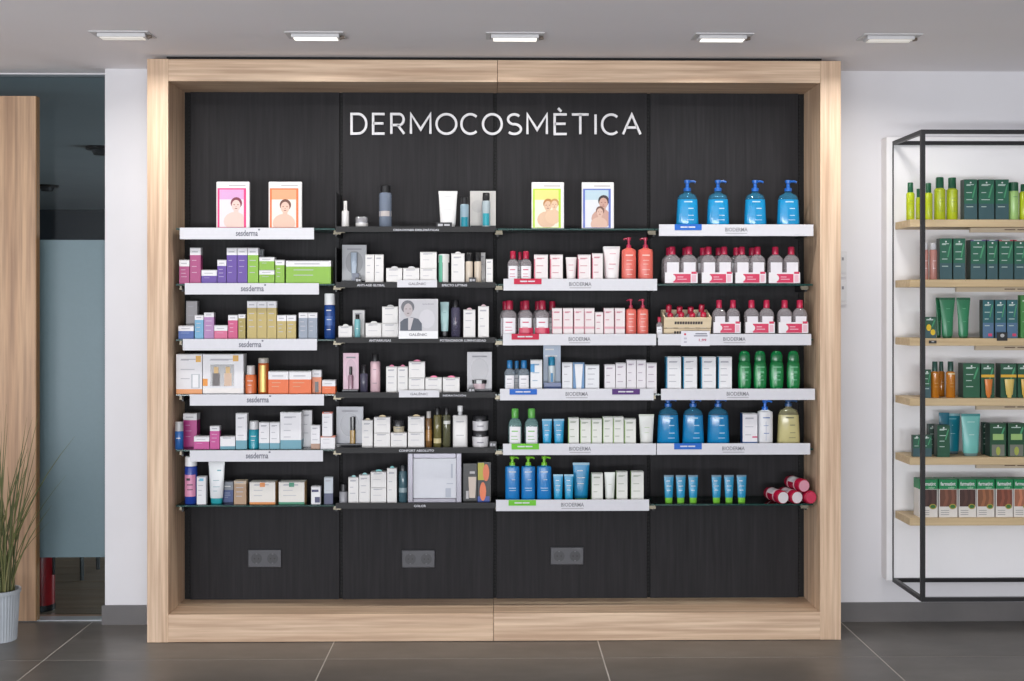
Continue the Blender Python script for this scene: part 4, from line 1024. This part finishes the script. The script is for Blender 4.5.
o = B(530.4, 542.3, 360, 'white box with blue corner', (238, 240, 242), tcol=(150, 180, 205), side=(70, 150, 200))
quads('blue_corner', [(-.5 * S.W, -.15 * S.W, .64 * S.H, .88 * S.H)], -S.D / 2 - .0009, mat((50, 150, 210), .4), o)
o = slabcard(543.2, 560.8, 345.4, 'tall grey-blue display card behind the lip-balm stick', (176, 192, 214), slot=.15, th=.01)
quads('printed_text', [(-.4 * S.W, .1 * S.W, .9 * S.H, .93 * S.H), (-.4 * S.W, .3 * S.W, .76 * S.H, .79 * S.H)], -S.D / 2 - .0006, WHITETXT, o)
box('front_panel', -.5 * S.W, .5 * S.W, -.05, -.046, 0, .22 * S.H, mat((58, 84, 140), .3), o)
canister(548, 555.6, 357, 'slim white stick with blue cap before grey-blue card', (228, 236, 240), (36, 140, 180), .24, name='lip_stick', lines=(mat((70, 150, 200), .4), [(.3, .25, -.3, .3)]), slot=.115)
B(562.2, 572.6, 362.6, 'upright white box beside the display card', (232, 234, 238))
o = B(572.9, 584.6, 362.6, 'blue-backed carton holding a white tube', (96, 142, 188), lines=0, brand=False)
flat('tube_print', [[(-.2 * S.W, .05 * S.H), (.2 * S.W, .05 * S.H), (.36 * S.W, .95 * S.H), (-.36 * S.W, .95 * S.H)]], -S.D / 2 - .0009, mat((238, 240, 244), .4), o)
B(585.2, 599.4, 365, 'wide upright white box', (234, 236, 240), lines=4)
n = nth(5, 'white boxes above purple tag')
for i, (a, b, t) in enumerate(((604.5, 615.4, 364.5), (615.6, 626, 363), (626.5, 636.3, 360), (636.5, 646, 360), (646.3, 656.8, 363))):
    B(a, b, t, n[i], (234, 230, 234), tcol=(186, 170, 186), side=(206, 196, 206), group='white boxes above purple tag')
bay(2, 4)
GC = (104, 190, 84)
n = nth(2, 'green-capped clear micellar bottles')
for i, (a, b) in enumerate(((508.2, 522), (524.6, 538.8))): micellar(a, b, 409, n[i], GC, (190, 235, 232), accent=(120, 190, 90), group='green-capped bottles')
BL = (26, 160, 210)
n = nth(2, 'small bright blue cream tubes')
for i, (a, b) in enumerate(((542, 552.4), (553.6, 564.6))): tubep(a, b, 419.4, n[i], BL, (112, 200, 60), .1, group='small blue tubes', crimp=(150, 200, 225))
n = nth(6, 'green-edged white boxes')
for i, (a, b, t) in enumerate(((568.2, 579, 418), (580, 591, 419), (591.3, 602, 419), (602.7, 613, 417), (613.2, 623.8, 417), (624.3, 636, 419))):
    B(a, b, t, n[i], (234, 235, 228), side=(160, 200, 120), tcol=(176, 184, 168), group='green-edged white boxes')
    quads('green_stripe', [(-.5 * S.W, -.43 * S.W, 0, .95 * S.H)], -S.D / 2 - .0008, mat((170, 206, 130), .4), S.o)
tubep(639.3, 655, 415, 'white cream tube with pale green edge', (238, 239, 234), (234, 236, 230), .1, lines=((180, 206, 150), [(.6, .015, -.3, .4), (.45, .01, -.3, .3)]), crimp=(214, 218, 206))
bay(2, 5)
BG = (26, 116, 190)
n = nth(3, 'blue pump bottles with lime pumps')
for i, (a, b) in enumerate(((505, 519.8), (521.2, 535.6), (536.9, 551.8))):
    o = LT(a, b, 456.8, n[i], [('bottle', mat((30, 132, 206), .25), [(0, .95), (.015, 1), (.74, 1), (.775, .95), (.79, .45), (.8, .4)])], 'pump_bottle', 'bottle', 2.8, .75, lines=(mat((190, 214, 236), .4), [(.66, .03, -.5, .5), (.5, .015, -.1, .4), (.32, .015, -.5, .5), (.27, .012, -.4, .5)]), group='blue pump bottles with lime pumps')
    pump(o, S.W, S.H, .8, 1.0, mat((128, 200, 44), .3), 1, .2)
n = nth(2, 'small bright blue cream tubes')
for i, (a, b) in enumerate(((553.2, 563.4), (564.2, 574))): tubep(a, b, 475, n[i], BL, (112, 200, 60), .1, group='small blue tubes', crimp=(150, 200, 225))
tubep(573, 590, 463.6, 'large bright blue cream tube', (26, 152, 208), (112, 200, 60), .07, crimp=(160, 206, 228), slot=.125)
GB = dict(side=(150, 196, 100), tcol=(180, 186, 172))
B(591.6, 603, 473.6, 'green-sided white box left of the small white tube', (234, 235, 228), **GB)
tubep(604.6, 615.8, 473, 'small white tube among green-sided boxes', (238, 240, 236), (235, 236, 230), .12, lines=((190, 206, 170), [(.6, .015, -.3, .3)]))
B(616.4, 627.6, 472, 'green-sided white box right of the small white tube', (234, 235, 228), **GB)
B(631, 643.8, 472, 'green-sided white box at the right end', (234, 235, 228), **GB)

# ------------------------------------------------------------------ RIGHT BAY
bay(3, 0)
def gel(x0, x1, yt, desc, c, pc, z=.6, tr=.12, tc=(190, 226, 246), grp=None):
    sh = mat(tuple(int(.6 * v + .4 * 120) for v in c), .08, 0, .55)
    o = LT(x0, x1, yt, desc, [('bottle', mat(c, .12, 0, tr), [(0, .97), (.012, 1), (z * .98, .87), (z, .865)]), ('shoulder', sh, [(z + .001, .865), (z + .03, .85), (z + .09, .72), (z + .125, .42), (z + .14, .3), (z + .17, .27)])], 'pump_bottle', 'bottle', 3.0, .6,
           lines=(mat(tc, .4), [(z * .9, .025, -.4, .4), (z * .68, .018, .0, .5), (z * .45, .014, 0, .5), (z * .3, .012, -.1, .5)]), group=grp)
    pump(o, S.W, S.H, z + .172, 1.0, mat(pc, .3), 1, .16)
    return o
n = nth(4, 'clear blue gel pump bottles')
for i, (a, b) in enumerate(((676.8, 700), (707.6, 730.8), (745.2, 768), (778.2, 801.4))):
    gel(a, b, 179, n[i], (24, 158, 220), (28, 104, 196), grp='blue gel pump bottles')
def duo(x0, x1, yt, desc, slot=0, grp=None, sleeve=True, up=0.0):
    Y = S.Y[slot]; X0, X1 = ax(x0, Y), ax(x1, Y); W = X1 - X0; H = az(yt, Y) - S.z; w1 = W / 2 - .001; D = .045
    o = thing('bottle_twin_pack', ((X0 + X1) / 2, Y + D / 2, S.z), full(desc), 'bottle pack', grp)
    CLEAR = mat(CLR, .06, 0, .74)
    for s in (-1, 1):
        cx = s * W / 4
        P = [(q * H, r * w1 / 2, min(r, 1) * D / 2) for q, r in ((0, .9), (.02, 1), (.6, 1), (.68, .93), (.74, .7), (.78, .42), (.81, .36))]
        bt = loft('bottle', P, 3.0, CLEAR, o, 20, cx=cx)
        loft('cap', [(.792 * H, w1 * .2, w1 * .2), (.805 * H, w1 * .21, w1 * .21), (.98 * H, w1 * .2, w1 * .2), (H, w1 * .17, w1 * .17)], 2, mat((196, 30, 74), .3), bt, 14, cx=cx)
        quads('label', [(cx - w1 * .36, cx + w1 * .36, .3 * H, .58 * H)], -D / 2 - .0006, mat((236, 232, 238), .4), bt)
    if sleeve:
        sv = boxes('promo_sleeve', [(-W / 2 + .002, W / 2 - .002, -D / 2 - .0016, -D / 2 - .0008, .03 * H + up * H, .31 * H + up * H)], mat((240, 236, 240), .35), o)
        quads('red_panel', [(-W * .24, W * .28, .04 * H + up * H, .27 * H + up * H), (W * .3, W * .46, .27 * H + up * H, .33 * H + up * H)], -D / 2 - .002, mat((214, 36, 86), .35), sv)
        flat('round_mark', [ellipse(-W * .26, (.16 + up) * H, W * .09, W * .1)], -D / 2 - .0024, mat((240, 238, 240), .35), sv)
        quads('sleeve_text', [(-W * .12, W * .06, (.18 + up) * H, (.2 + up) * H), (-W * .12, W * .16, (.12 + up) * H, (.14 + up) * H), (W * .31, W * .44, (.06 + up) * H, (.24 + up) * H)], -D / 2 - .0024, mat((238, 190, 204), .4), sv)
    S.o = o
bay(3, 1)
n = nth(4, 'red-capped bottle twin packs in front')
for i, (a, b) in enumerate(((664.5, 698), (701.4, 733), (735, 766.4), (768.4, 800.4))): duo(a, b, 246.4, n[i], grp='red-capped twin packs')
n = nth(3, 'red-capped twin packs in the rear row')
for i, (a, b) in enumerate(((661.8, 694.6), (696, 727.6), (729.6, 761))): duo(a, b, 247.4, n[i], 1, 'rear twin packs', False)
bay(3, 2)
micellar(656.2, 663, 317, 'tiny red-capped bottle left of the wooden crate', RC, CLR)
# crate with bottles, tipped towards the shopper on a hidden rear block
Y0, CD, TILT = .064, .125, math.radians(17)
X0, X1 = ax(664.5, Y0), ax(711.6, Y0); W = X1 - X0; zc = S.z + .0005; HC = (az(316.8, Y0) - zc) / math.cos(TILT)
cxm = (X0 + X1) / 2
o = thing('wooden_crate', (cxm, Y0 + HC * math.sin(TILT), zc), 'small pine crate full of red-capped bottles on ' + S.where, 'crate')
o.rotation_euler.x = TILT
t = .006; hz = HC * .46
for k, z in enumerate((0.0, HC * .5)):
    sl_ = box('front_slat', -W / 2, W / 2, 0, t, z, z + hz, PINE, o)
    quads('stencil_print', [(-.28 * W + i * .055 * W, -.28 * W + i * .055 * W + .045 * W, z + hz * .35, z + hz * .62) for i in range(11)] if k else [(-.28 * W + i * .055 * W, -.28 * W + i * .055 * W + .04 * W, z + hz * .5, z + hz * .75) for i in range(4)], -.0006, mat((74, 66, 66), .6), sl_)
    box('back_slat', -W / 2, W / 2, CD - t, CD, z, z + hz, PINE, o)
    box('side_slat', -W / 2, -W / 2 + t, t, CD - t, z, z + hz, PINE, o); box('side_slat', W / 2 - t, W / 2, t, CD - t, z, z + hz, PINE, o)
box('crate_floor', -W / 2 + t, W / 2 - t, t, CD - t, 0, .005, PINE, o)
box('prop_block', -W / 2 + .03, W / 2 - .03, CD * .6, CD * .75, -CD * .6 * math.tan(TILT) + .006, -.0003, PINE, o)
rr = random.Random(3)
wd = ['front left corner', 'front left of centre', 'front right of centre', 'front right corner', 'rear left corner', 'rear left of centre', 'rear right of centre', 'rear right corner']
for j in range(2):
    for i in range(4):
        w_ = .046; hh = HC * (1.02 if j == 0 else 1.2) + rr.uniform(-.006, .008)
        lx, ly, lz = -W / 2 + .032 + (W - .064) / 3 * i, .036 + j * .053, .0053
        b = thing('micellar_bottle', (cxm + lx, Y0 + HC * math.sin(TILT) + ly * math.cos(TILT) - lz * math.sin(TILT), zc + ly * math.sin(TILT) + lz * math.cos(TILT)), 'red-capped mini bottle in the pine crate, ' + wd[j * 4 + i], 'bottle', 'mini bottles in the crate')
        b.rotation_euler.x = TILT
        bt = loft('bottle', [(0, w_ * .46, .02), (.55 * hh, w_ * .46, .02), (.66 * hh, w_ * .4, .018), (.74 * hh, w_ * .22, .009)], 2.8, mat(CLR, .08, 0, .5), b, 16)
        loft('cap', [(.742 * hh, w_ * .3, w_ * .3), (.97 * hh, w_ * .29, w_ * .29), (hh, w_ * .24, w_ * .24)], 2, mat((200, 28, 66), .3), b, 14)
        quads('label', [(-w_ * .32, w_ * .32, .1 * hh, .52 * hh)], -.0208, WHITE, bt)
# price card clipped to the strip
Y = .0395; X0, X1, z0, z1 = ax(681, Y), ax(709.8, Y), az(346, Y), az(331, Y); W = X1 - X0; H = z1 - z0
o = thing('price_card', ((X0 + X1) / 2, Y, z0), 'white price card with red figures below the pine crate', 'price card')
box('card', -W / 2, W / 2, -.0006, .0006, 0, H, mat((226, 226, 234), .3), o)
text('price', '1,99', .12 * W, .38 * W, .28 * H, .48 * H, -.001, mat((190, 40, 90), .5), o)
quads('printed_text', [(0, .4 * W, .78 * H, .84 * H), (-.05 * W, .42 * W, .64 * H, .7 * H)], -.001, mat((90, 90, 110), .5), o)
flat('red_dot', [ellipse(-.36 * W, .78 * H, .04 * W, .07 * H, 12)], -.001, mat((206, 40, 70), .5), o)
quads('grey_icons', [(-.4 * W, -.3 * W, .44 * H, .56 * H), (-.4 * W, -.3 * W, .2 * H, .32 * H)], -.001, mat((186, 186, 200), .5), o)
n = nth(3, 'red-capped bottle twin packs beside the crate')
for i, (a, b) in enumerate(((713, 741), (745, 775.2), (778.2, 808.6))): duo(a, b, 300, n[i], grp='red-capped twin packs', up=.12)
bay(3, 3)
n = nth(4, 'large teal-sided white boxes')
for i, (a, b) in enumerate(((666.2, 681.2), (683, 697.2), (701, 716), (718, 732))):
    B(a, b, 357, n[i], (240, 240, 242), side=(20, 130, 170), group='white boxes with teal side', lines=4)
    quads('teal_edge', [(-.5 * S.W, -.43 * S.W, 0, S.H)], -S.D / 2 - .0008, mat((24, 140, 180), .4), S.o)
n = nth(4, 'round-capped green shampoo bottles')
for i, (a, b) in enumerate(((738.4, 752.4), (754.2, 767.8), (770.2, 785), (787.4, 801.4))):
    LT(a, b, 351, n[i], [('bottle', mat((20, 128, 66), .18), [(0, .72), (.02, .8), (.2, .94), (.45, 1.0), (.62, .97), (.72, .88), (.735, .8)]), ('cap', mat((14, 116, 62), .2), [(.737, .8), (.77, .86), (.88, .82), (.96, .66), (.99, .4), (1.0, .12)])], 'shampoo_bottle', 'bottle', 2.2, .62,
       labels=[('painted_highlight', mat((60, 160, 96), .25), (.08, .66, -.72, -.5))], lines=(mat((96, 176, 128), .4), [(.6, .03, -.6, .6), (.47, .05, -.1, .45), (.4, .02, -.3, .3), (.3, .03, -.4, .4), (.1, .025, -.2, .4)]), group='green shampoo bottles')  # lighter streak at the left is a highlight painted onto the bottle
bay(3, 4)
n = nth(3, 'large clear blue gel pump bottles')
for i, (a, b) in enumerate(((657.6, 680.7), (682.8, 705.5), (707.8, 731))): gel(a, b, 399, n[i], (24, 146, 210), (28, 100, 186), .66, grp='large blue gel bottles')
o = B(742.5, 757.6, 414, 'white carton with navy side and pink mark', (240, 238, 242), side=(24, 76, 140), bot=(210, 222, 236), bband=.1, lines=3)
quads('pink_mark', [(.15 * S.W, .5 * S.W, .3 * S.H, .34 * S.H)], -S.D / 2 - .0009, mat((214, 50, 110), .4), o)
quads('blue_line', [(-.5 * S.W, .5 * S.W, .15 * S.H, .18 * S.H)], -S.D / 2 - .0009, mat((40, 100, 170), .4), o)
o = LT(758.4, 773.8, 400.4, 'white lotion bottle with bright blue pump', [('bottle', mat((242, 242, 244), .3), [(0, .96), (.012, 1), (.68, 1), (.75, .95), (.775, .6), (.785, .5)])], 'pump_bottle', 'bottle', 3.0, .65, lines=(mat((60, 110, 180), .4), [(.62, .02, -.4, .5), (.46, .01, -.3, .3), (.3, .012, -.3, .4), (.15, .4, -.02, .01)]))
pump(o, S.W, S.H, .786, 1.0, mat((28, 110, 210), .3), 1, .2)
gel(778.4, 801.8, 400, 'pale yellow shower oil bottle with blue pump', (232, 222, 160), (40, 80, 130), .68, tr=.2, tc=(120, 120, 90))
bay(3, 5)
n = nth(6, 'green-capped blue tubes'); n2 = []
for i, (a, b) in enumerate(((664.2, 674.4), (676.2, 686.4), (688.6, 698.8), (712, 722.2), (724.6, 734.7), (737.2, 747.4))):
    tubep(a, b, 476, (n + n2)[i], (28, 150, 196), (126, 204, 62), .19, group='small blue tubes with green caps', crimp=(96, 130, 150), slot=.07)
# wrapped rolls
zb = S.z + .0308
def roll_at(x, z, Yf, ang, desc, end):
    Lr, R = .14, .0305
    o_ = thing('wrapped_roll', (x, Yf, z), full(desc), 'roll', 'red and white wrapped rolls'); o_.rotation_euler = (0, 0, ang)
    N = 20; V, F, I = [], [], []
    prof = [(0, .7), (.002, .93), (.006, 1), (.04, 1), (.05, 1), (.1, 1), (.11, 1), (Lr - .006, 1), (Lr - .002, .93), (Lr, .7)]
    for yv, r in prof:
        for i in range(N): V.append((R * r * math.cos(2 * PI * i / N), yv, R * r * math.sin(2 * PI * i / N)))
    for k in range(len(prof) - 1):
        for i in range(N):
            j = (i + 1) % N; F.append((k * N + i, k * N + j, (k + 1) * N + j, (k + 1) * N + i)); I.append(1 if k in (3, 5) else (2 if k == 4 and 4 < i < 9 else 0))
    F.append(tuple(range(N))); I.append(0); F.append(tuple((len(prof) - 1) * N + i for i in range(N - 1, -1, -1))); I.append(0)
    mesh('wrapper', V, F, [mat((172, 24, 58), .25), mat((226, 190, 200), .3), mat((228, 222, 226), .3)], I, smooth=True, parent=o_)
    mesh('end_disc', [(R * .85 * math.cos(2 * PI * i / 20), -.0006, R * .85 * math.sin(2 * PI * i / 20)) for i in range(20)], [tuple(range(20))], mat(end, .4), parent=o_)
ang = math.radians(14)
xs = [ax(783.2, .035), ax(797.2, .035), ax(811.2, .035)]
roll_at(xs[0], zb, .035, ang, 'lower left wrapped red and white roll', (232, 228, 230))
roll_at(xs[1], zb, .035, ang, 'lower middle wrapped red and white roll', (236, 226, 230))
roll_at(xs[2], zb, .035, ang, 'lower right wrapped red and white roll', (214, 60, 96))
roll_at((xs[1] + xs[2]) / 2, zb + .0533, .036, ang, 'wrapped red and white roll lying on top of the others', (226, 160, 178))

# ------------------------------------------------------------------ WALL SHELF UNIT products
LIME, DG, LG = (190, 206, 32), (22, 92, 60), (172, 214, 130)
BXG = (38, 104, 80)
def gbox(a, b, t, desc, c=BXG, grp=None, rim=None, sw=None, slot=0, lines=4, bot=(58, 92, 98)):
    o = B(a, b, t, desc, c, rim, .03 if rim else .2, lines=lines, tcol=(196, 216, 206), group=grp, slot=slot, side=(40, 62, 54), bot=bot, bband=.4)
    flat('dot_mark', [ellipse(0, .92 * S.H, .004, .004, 10)], -S.D / 2 - .0008, WHITETXT, o)
    flat('leaf_print', [[(.1 * S.W, .55 * S.H), (.2 * S.W, .54 * S.H), (.42 * S.W, .84 * S.H), (.38 * S.W, .9 * S.H), (.26 * S.W, .78 * S.H)]], -S.D / 2 - .0004 - .0003, mat((74, 160, 112), .4), o)
    return o
oak(0)
def lime(a, b, t, desc, capf, slot=0, grp=None, capw=.7): return canister(a, b, t, desc, LIME, DG, capf, slot, name='spray_bottle', capw=capw, taper=.75, lines=(mat((140, 160, 40), .4), [(.5, .012, -.4, .4), (.42, .01, -.4, .3), (.2, .01, -.4, .4)]), group=grp)
lime(907.6, 916, 181.6, 'slim lime spray bottle left of the black post', .26)
lime(916.6, 921.4, 188, 'slim lime spray bottle hidden behind the black post', .26, 1)
lime(925.8, 934, 182, 'slim lime spray bottle right of the black post', .26)
n = nth(2, 'taller lime cans with dark green caps')
lime(936.2, 947.4, 176, n[0], .25, grp='taller lime cans', capw=.72); lime(948.6, 959.8, 176.4, n[1], .25, grp='taller lime cans', capw=.72)
n = nth(3, 'dark green shampoo cartons')
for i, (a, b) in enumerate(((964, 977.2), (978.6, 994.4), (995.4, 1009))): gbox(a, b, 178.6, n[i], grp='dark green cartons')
canister(1010.2, 1020.8, 181, 'pale green bottle with dark green cap', LG, DG, .23, name='shampoo_bottle', capw=.95, taper=.95, lines=(mat((90, 140, 80), .4), [(.6, .015, -.4, .4)]))
lime(1021.2, 1030, 183, 'lime bottle cut by the picture edge', .2)
oak(1)
ROSE = (190, 134, 124)
n = nth(2, 'slim rose bottles with silver caps')
for i, (a, b) in enumerate(((923.6, 929.4), (930.6, 938.6))): canister(a, b, 242.5, n[i], ROSE, (206, 206, 210), .18, name='serum_bottle', capw=.8, lines=(mat((226, 196, 190), .4), [(.5, .02, -.4, .4), (.3, .015, -.4, .3)]), group='rose bottles')
n = nth(6, 'dark green hair-care cartons')
for i, (a, b, t, rim) in enumerate(((939.6, 952.2, 238, None), (953.2, 965.4, 238, None), (970.5, 985.8, 239.5, (92, 60, 140)), (987, 997.8, 239.5, (92, 60, 140)), (999, 1013.4, 239.5, (196, 50, 80)), (1014.2, 1027, 239.5, (196, 50, 80)))):
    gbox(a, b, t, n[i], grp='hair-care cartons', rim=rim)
oak(2)
o = gbox(924, 936.4, 317, 'low green carton with yellow flower print', (34, 92, 66), lines=1)
flat('flower_print', [ellipse(-.12 * S.W, .5 * S.H, .2 * S.W, .16 * S.H), ellipse(.22 * S.W, .28 * S.H, .2 * S.W, .14 * S.H)], -S.D / 2 - .0011, mat((236, 200, 40), .4), o)
for a, b, sl, ds in ((941.4, 957.4, 0, 'left of two large green tubes in front'), (958, 972.6, 0, 'right of two large green tubes in front'), (936.2, 943, 1, 'large green tube showing behind the left one')):
    tubep(a, b, 297.5, ds, (44, 132, 88), (30, 100, 66), .06, slot=sl, bw=.66, lines=((120, 190, 150), [(.72, .012, -.2, .3), (.4, .01, -.2, .3)]), crimp=(28, 96, 62))
n = nth(3, 'blue-green cartons with red foot mark')
for i, (a, b) in enumerate(((982.6, 993.8), (995, 1006), (1006.8, 1017.8))):
    o = gbox(a, b, 299.7, n[i], (44, 104, 110), grp='blue-green cartons', bot=(84, 118, 150))
    quads('red_mark', [(0, .36 * S.W, .05 * S.H, .12 * S.H)], -S.D / 2 - .0011, mat((220, 70, 110), .4), o)
B(1020.6, 1030, 295, 'bright green box at the picture edge', (70, 140, 70))
def shelf_ticket(x0, x1, y0, y1, desc):
    Y = SFY - .003; z0, z1 = az(y1, Y), az(y0, Y); X0, X1 = ax(x0, Y), ax(x1, Y); w_ = (X1 - X0) / 2
    o = thing('price_ticket', ((X0 + X1) / 2, Y, z0), desc, 'price ticket', 'dark shelf tickets')
    box('ticket', -w_, w_, 0, .0025, 0, z1 - z0, mat((34, 36, 36), .4), o)
    flat('print', [ellipse(0, .62 * (z1 - z0), .4 * w_, .22 * (z1 - z0), 12)], -.0006, mat((190, 190, 190), .5), o)
shelf_ticket(997, 1007.5, 332.5, 341, 'square black ticket hooked on the third oak shelf edge')
shelf_ticket(929, 936.6, 340.7, 343.6, 'small dark ticket on the third oak shelf edge by the post')
oak(3)
gbox(923, 931.2, 370, 'narrow dark green carton beside the post', (30, 92, 62))
AMB = (196, 122, 34)
n = nth(3, 'amber oil bottles with green caps')
for i, (a, b, sl) in enumerate(((932, 940.8, 0), (939, 946, 1), (947.6, 957, 0))):
    canister(a, b, 362, n[i], AMB, (18, 72, 60), .27, sl, name='oil_bottle', capw=.62, taper=.7, rough=.15, labels=[('collar_label', mat((226, 200, 150), .4), (.64, .69, -.8, .8))] if i == 2 else (), lines=(mat((226, 180, 100), .4), [(.4, .012, -.4, .4), (.3, .01, -.4, .3)]), group='amber oil bottles')
gbox(963, 980, 363.6, 'wide dark green carton between amber bottles and tubes', (30, 92, 62), bot=None)
for a, b, c, ds in ((981, 994.6, (226, 132, 56), 'green carton with orange tube hung in front'), (1000.5, 1016.6, (230, 200, 110), 'green carton with pale yellow tube hung in front'), (1017.6, 1030, (230, 186, 80), 'green carton with yellow tube at picture edge')):
    o = gbox(a, b, 364, ds, (32, 88, 62), bot=None, lines=1)
    quads('yellow_bar', [(-.5 * S.W, .5 * S.W, .6 * S.H, .68 * S.H)], -S.D / 2 - .001, mat((232, 180, 50), .4), o)
    loft('tube_sample', [(.0 + .002, .12 * S.W, .005), (.08 * S.H, .14 * S.W, .006), (.1 * S.H, .2 * S.W, .007), (.55 * S.H, .31 * S.W, .002)], 2, mat(c, .3), o, cy=-S.D / 2 - .009)
oak(4)
gbox(921, 932, 436, 'low dark green carton behind the post', (34, 96, 72), lines=2)
gbox(913, 920.6, 436, 'low dark green carton left of the post', (34, 96, 72), lines=2)
gbox(928.6, 936.4, 424.8, 'grey-green carton standing behind the front row', (64, 88, 80), slot=1, bot=None)
gbox(937.2, 950, 426, 'dark green carton before the teal tubes', (26, 84, 58), bot=None, slot=.035)
TL = (22, 132, 152)
tubep(940, 951, 413.6, 'deep teal tube standing at the back', (20, 110, 132), (18, 90, 110), .08, slot=1, lines=None)
tubep(945.6, 963, 414.6, 'deep teal tube with white print', TL, (90, 110, 116), .07, slot=.125, lines=((170, 220, 226), [(.86, .012, -.5, .5), (.7, .02, -.06, .06), (.5, .012, -.3, .3)]), crimp=(150, 196, 204))
tubep(963.6, 983.2, 415, 'pale turquoise tube with white print', (122, 200, 192), (110, 140, 140), .07, lines=((226, 244, 240), [(.8, .012, -.4, .4), (.5, .012, -.3, .3)]), crimp=(70, 150, 150))
gbox(982.6, 988, 423, 'narrow dark carton behind the turquoise tube', (30, 70, 56), slot=1, bot=None)
n = nth(2, 'dark green cartons with pale label')
for i, (a, b) in enumerate(((990, 1006.2), (1008, 1025))):
    o = gbox(a, b, 424, n[i], (28, 80, 50), grp='labelled dark green cartons', bot=None, lines=0)
    quads('pale_label', [(-.34 * S.W, .34 * S.W, .5 * S.H, .68 * S.H)], -S.D / 2 - .0011, mat((160, 196, 120), .4), o)
    quads('photo_print', [(-.4 * S.W, .4 * S.W, .02 * S.H, .36 * S.H)], -S.D / 2 - .0011, mat((120, 124, 112), .4), o)
    flat('pear_print', [ellipse(0, .17 * S.H, .14 * S.W, .13 * S.H)], -S.D / 2 - .0014, mat((170, 180, 80), .4), o)
oak(5)
n = nth(6, 'green-topped hair colour boxes')
HC_ = [(70, 48, 44), (112, 72, 56), (74, 50, 44), (134, 88, 62), (122, 70, 54), (168, 110, 84)]
for i, (a, b) in enumerate(((919, 937.8), (938.8, 957.6), (958.6, 976.4), (976.8, 994.6), (995.8, 1013), (1013.6, 1031))):
    o = B(a, b, 480.2, n[i], (236, 232, 226), (20, 142, 84), .26, name='hair_colour_box', group='hair colour boxes', lines=0, brand=False, d=.07)
    W, D, H = S.W, S.D, S.H; y = -D / 2
    hp = quads('hair_photo', [(-.46 * W, .46 * W, .28 * H, .73 * H)], y - .0007, mat(HC_[i], .35), o)
    flat('hair_wave', [[(-.3 * W, .28 * H), (-.1 * W, .28 * H), (.02 * W, .5 * H), (-.05 * W, .73 * H), (-.2 * W, .73 * H), (-.14 * W, .5 * H)], [(.1 * W, .28 * H), (.3 * W, .28 * H), (.36 * W, .5 * H), (.3 * W, .73 * H), (.16 * W, .73 * H), (.2 * W, .5 * H)]], y - .001, mat(tuple(min(255, int(k * 1.25)) for k in HC_[i]), .35), hp)
    text('lettering', 'farmatint', -.42 * W, .4 * W, .83 * H, .93 * H, y - .0007, WHITETXT, o)
    text('lettering', 'color', .0, .34 * W, .75 * H, .81 * H, y - .0007, mat((180, 226, 190), .4), o)
    flat('gold_seal', [ellipse(.24 * W, .28 * H, .2 * W, .07 * H)], y - .0012, mat((176, 160, 70), .4), o)
    flat('green_seal', [ellipse(.24 * W, .28 * H, .14 * W, .045 * H)], y - .0016, mat((60, 120, 60), .4), o)
    quads('printed_text', [(-.4 * W, .05 * W, (.06 + .055 * k) * H, (.075 + .055 * k) * H) for k in range(3)], y - .0007, mat((150, 150, 146), .4), o)
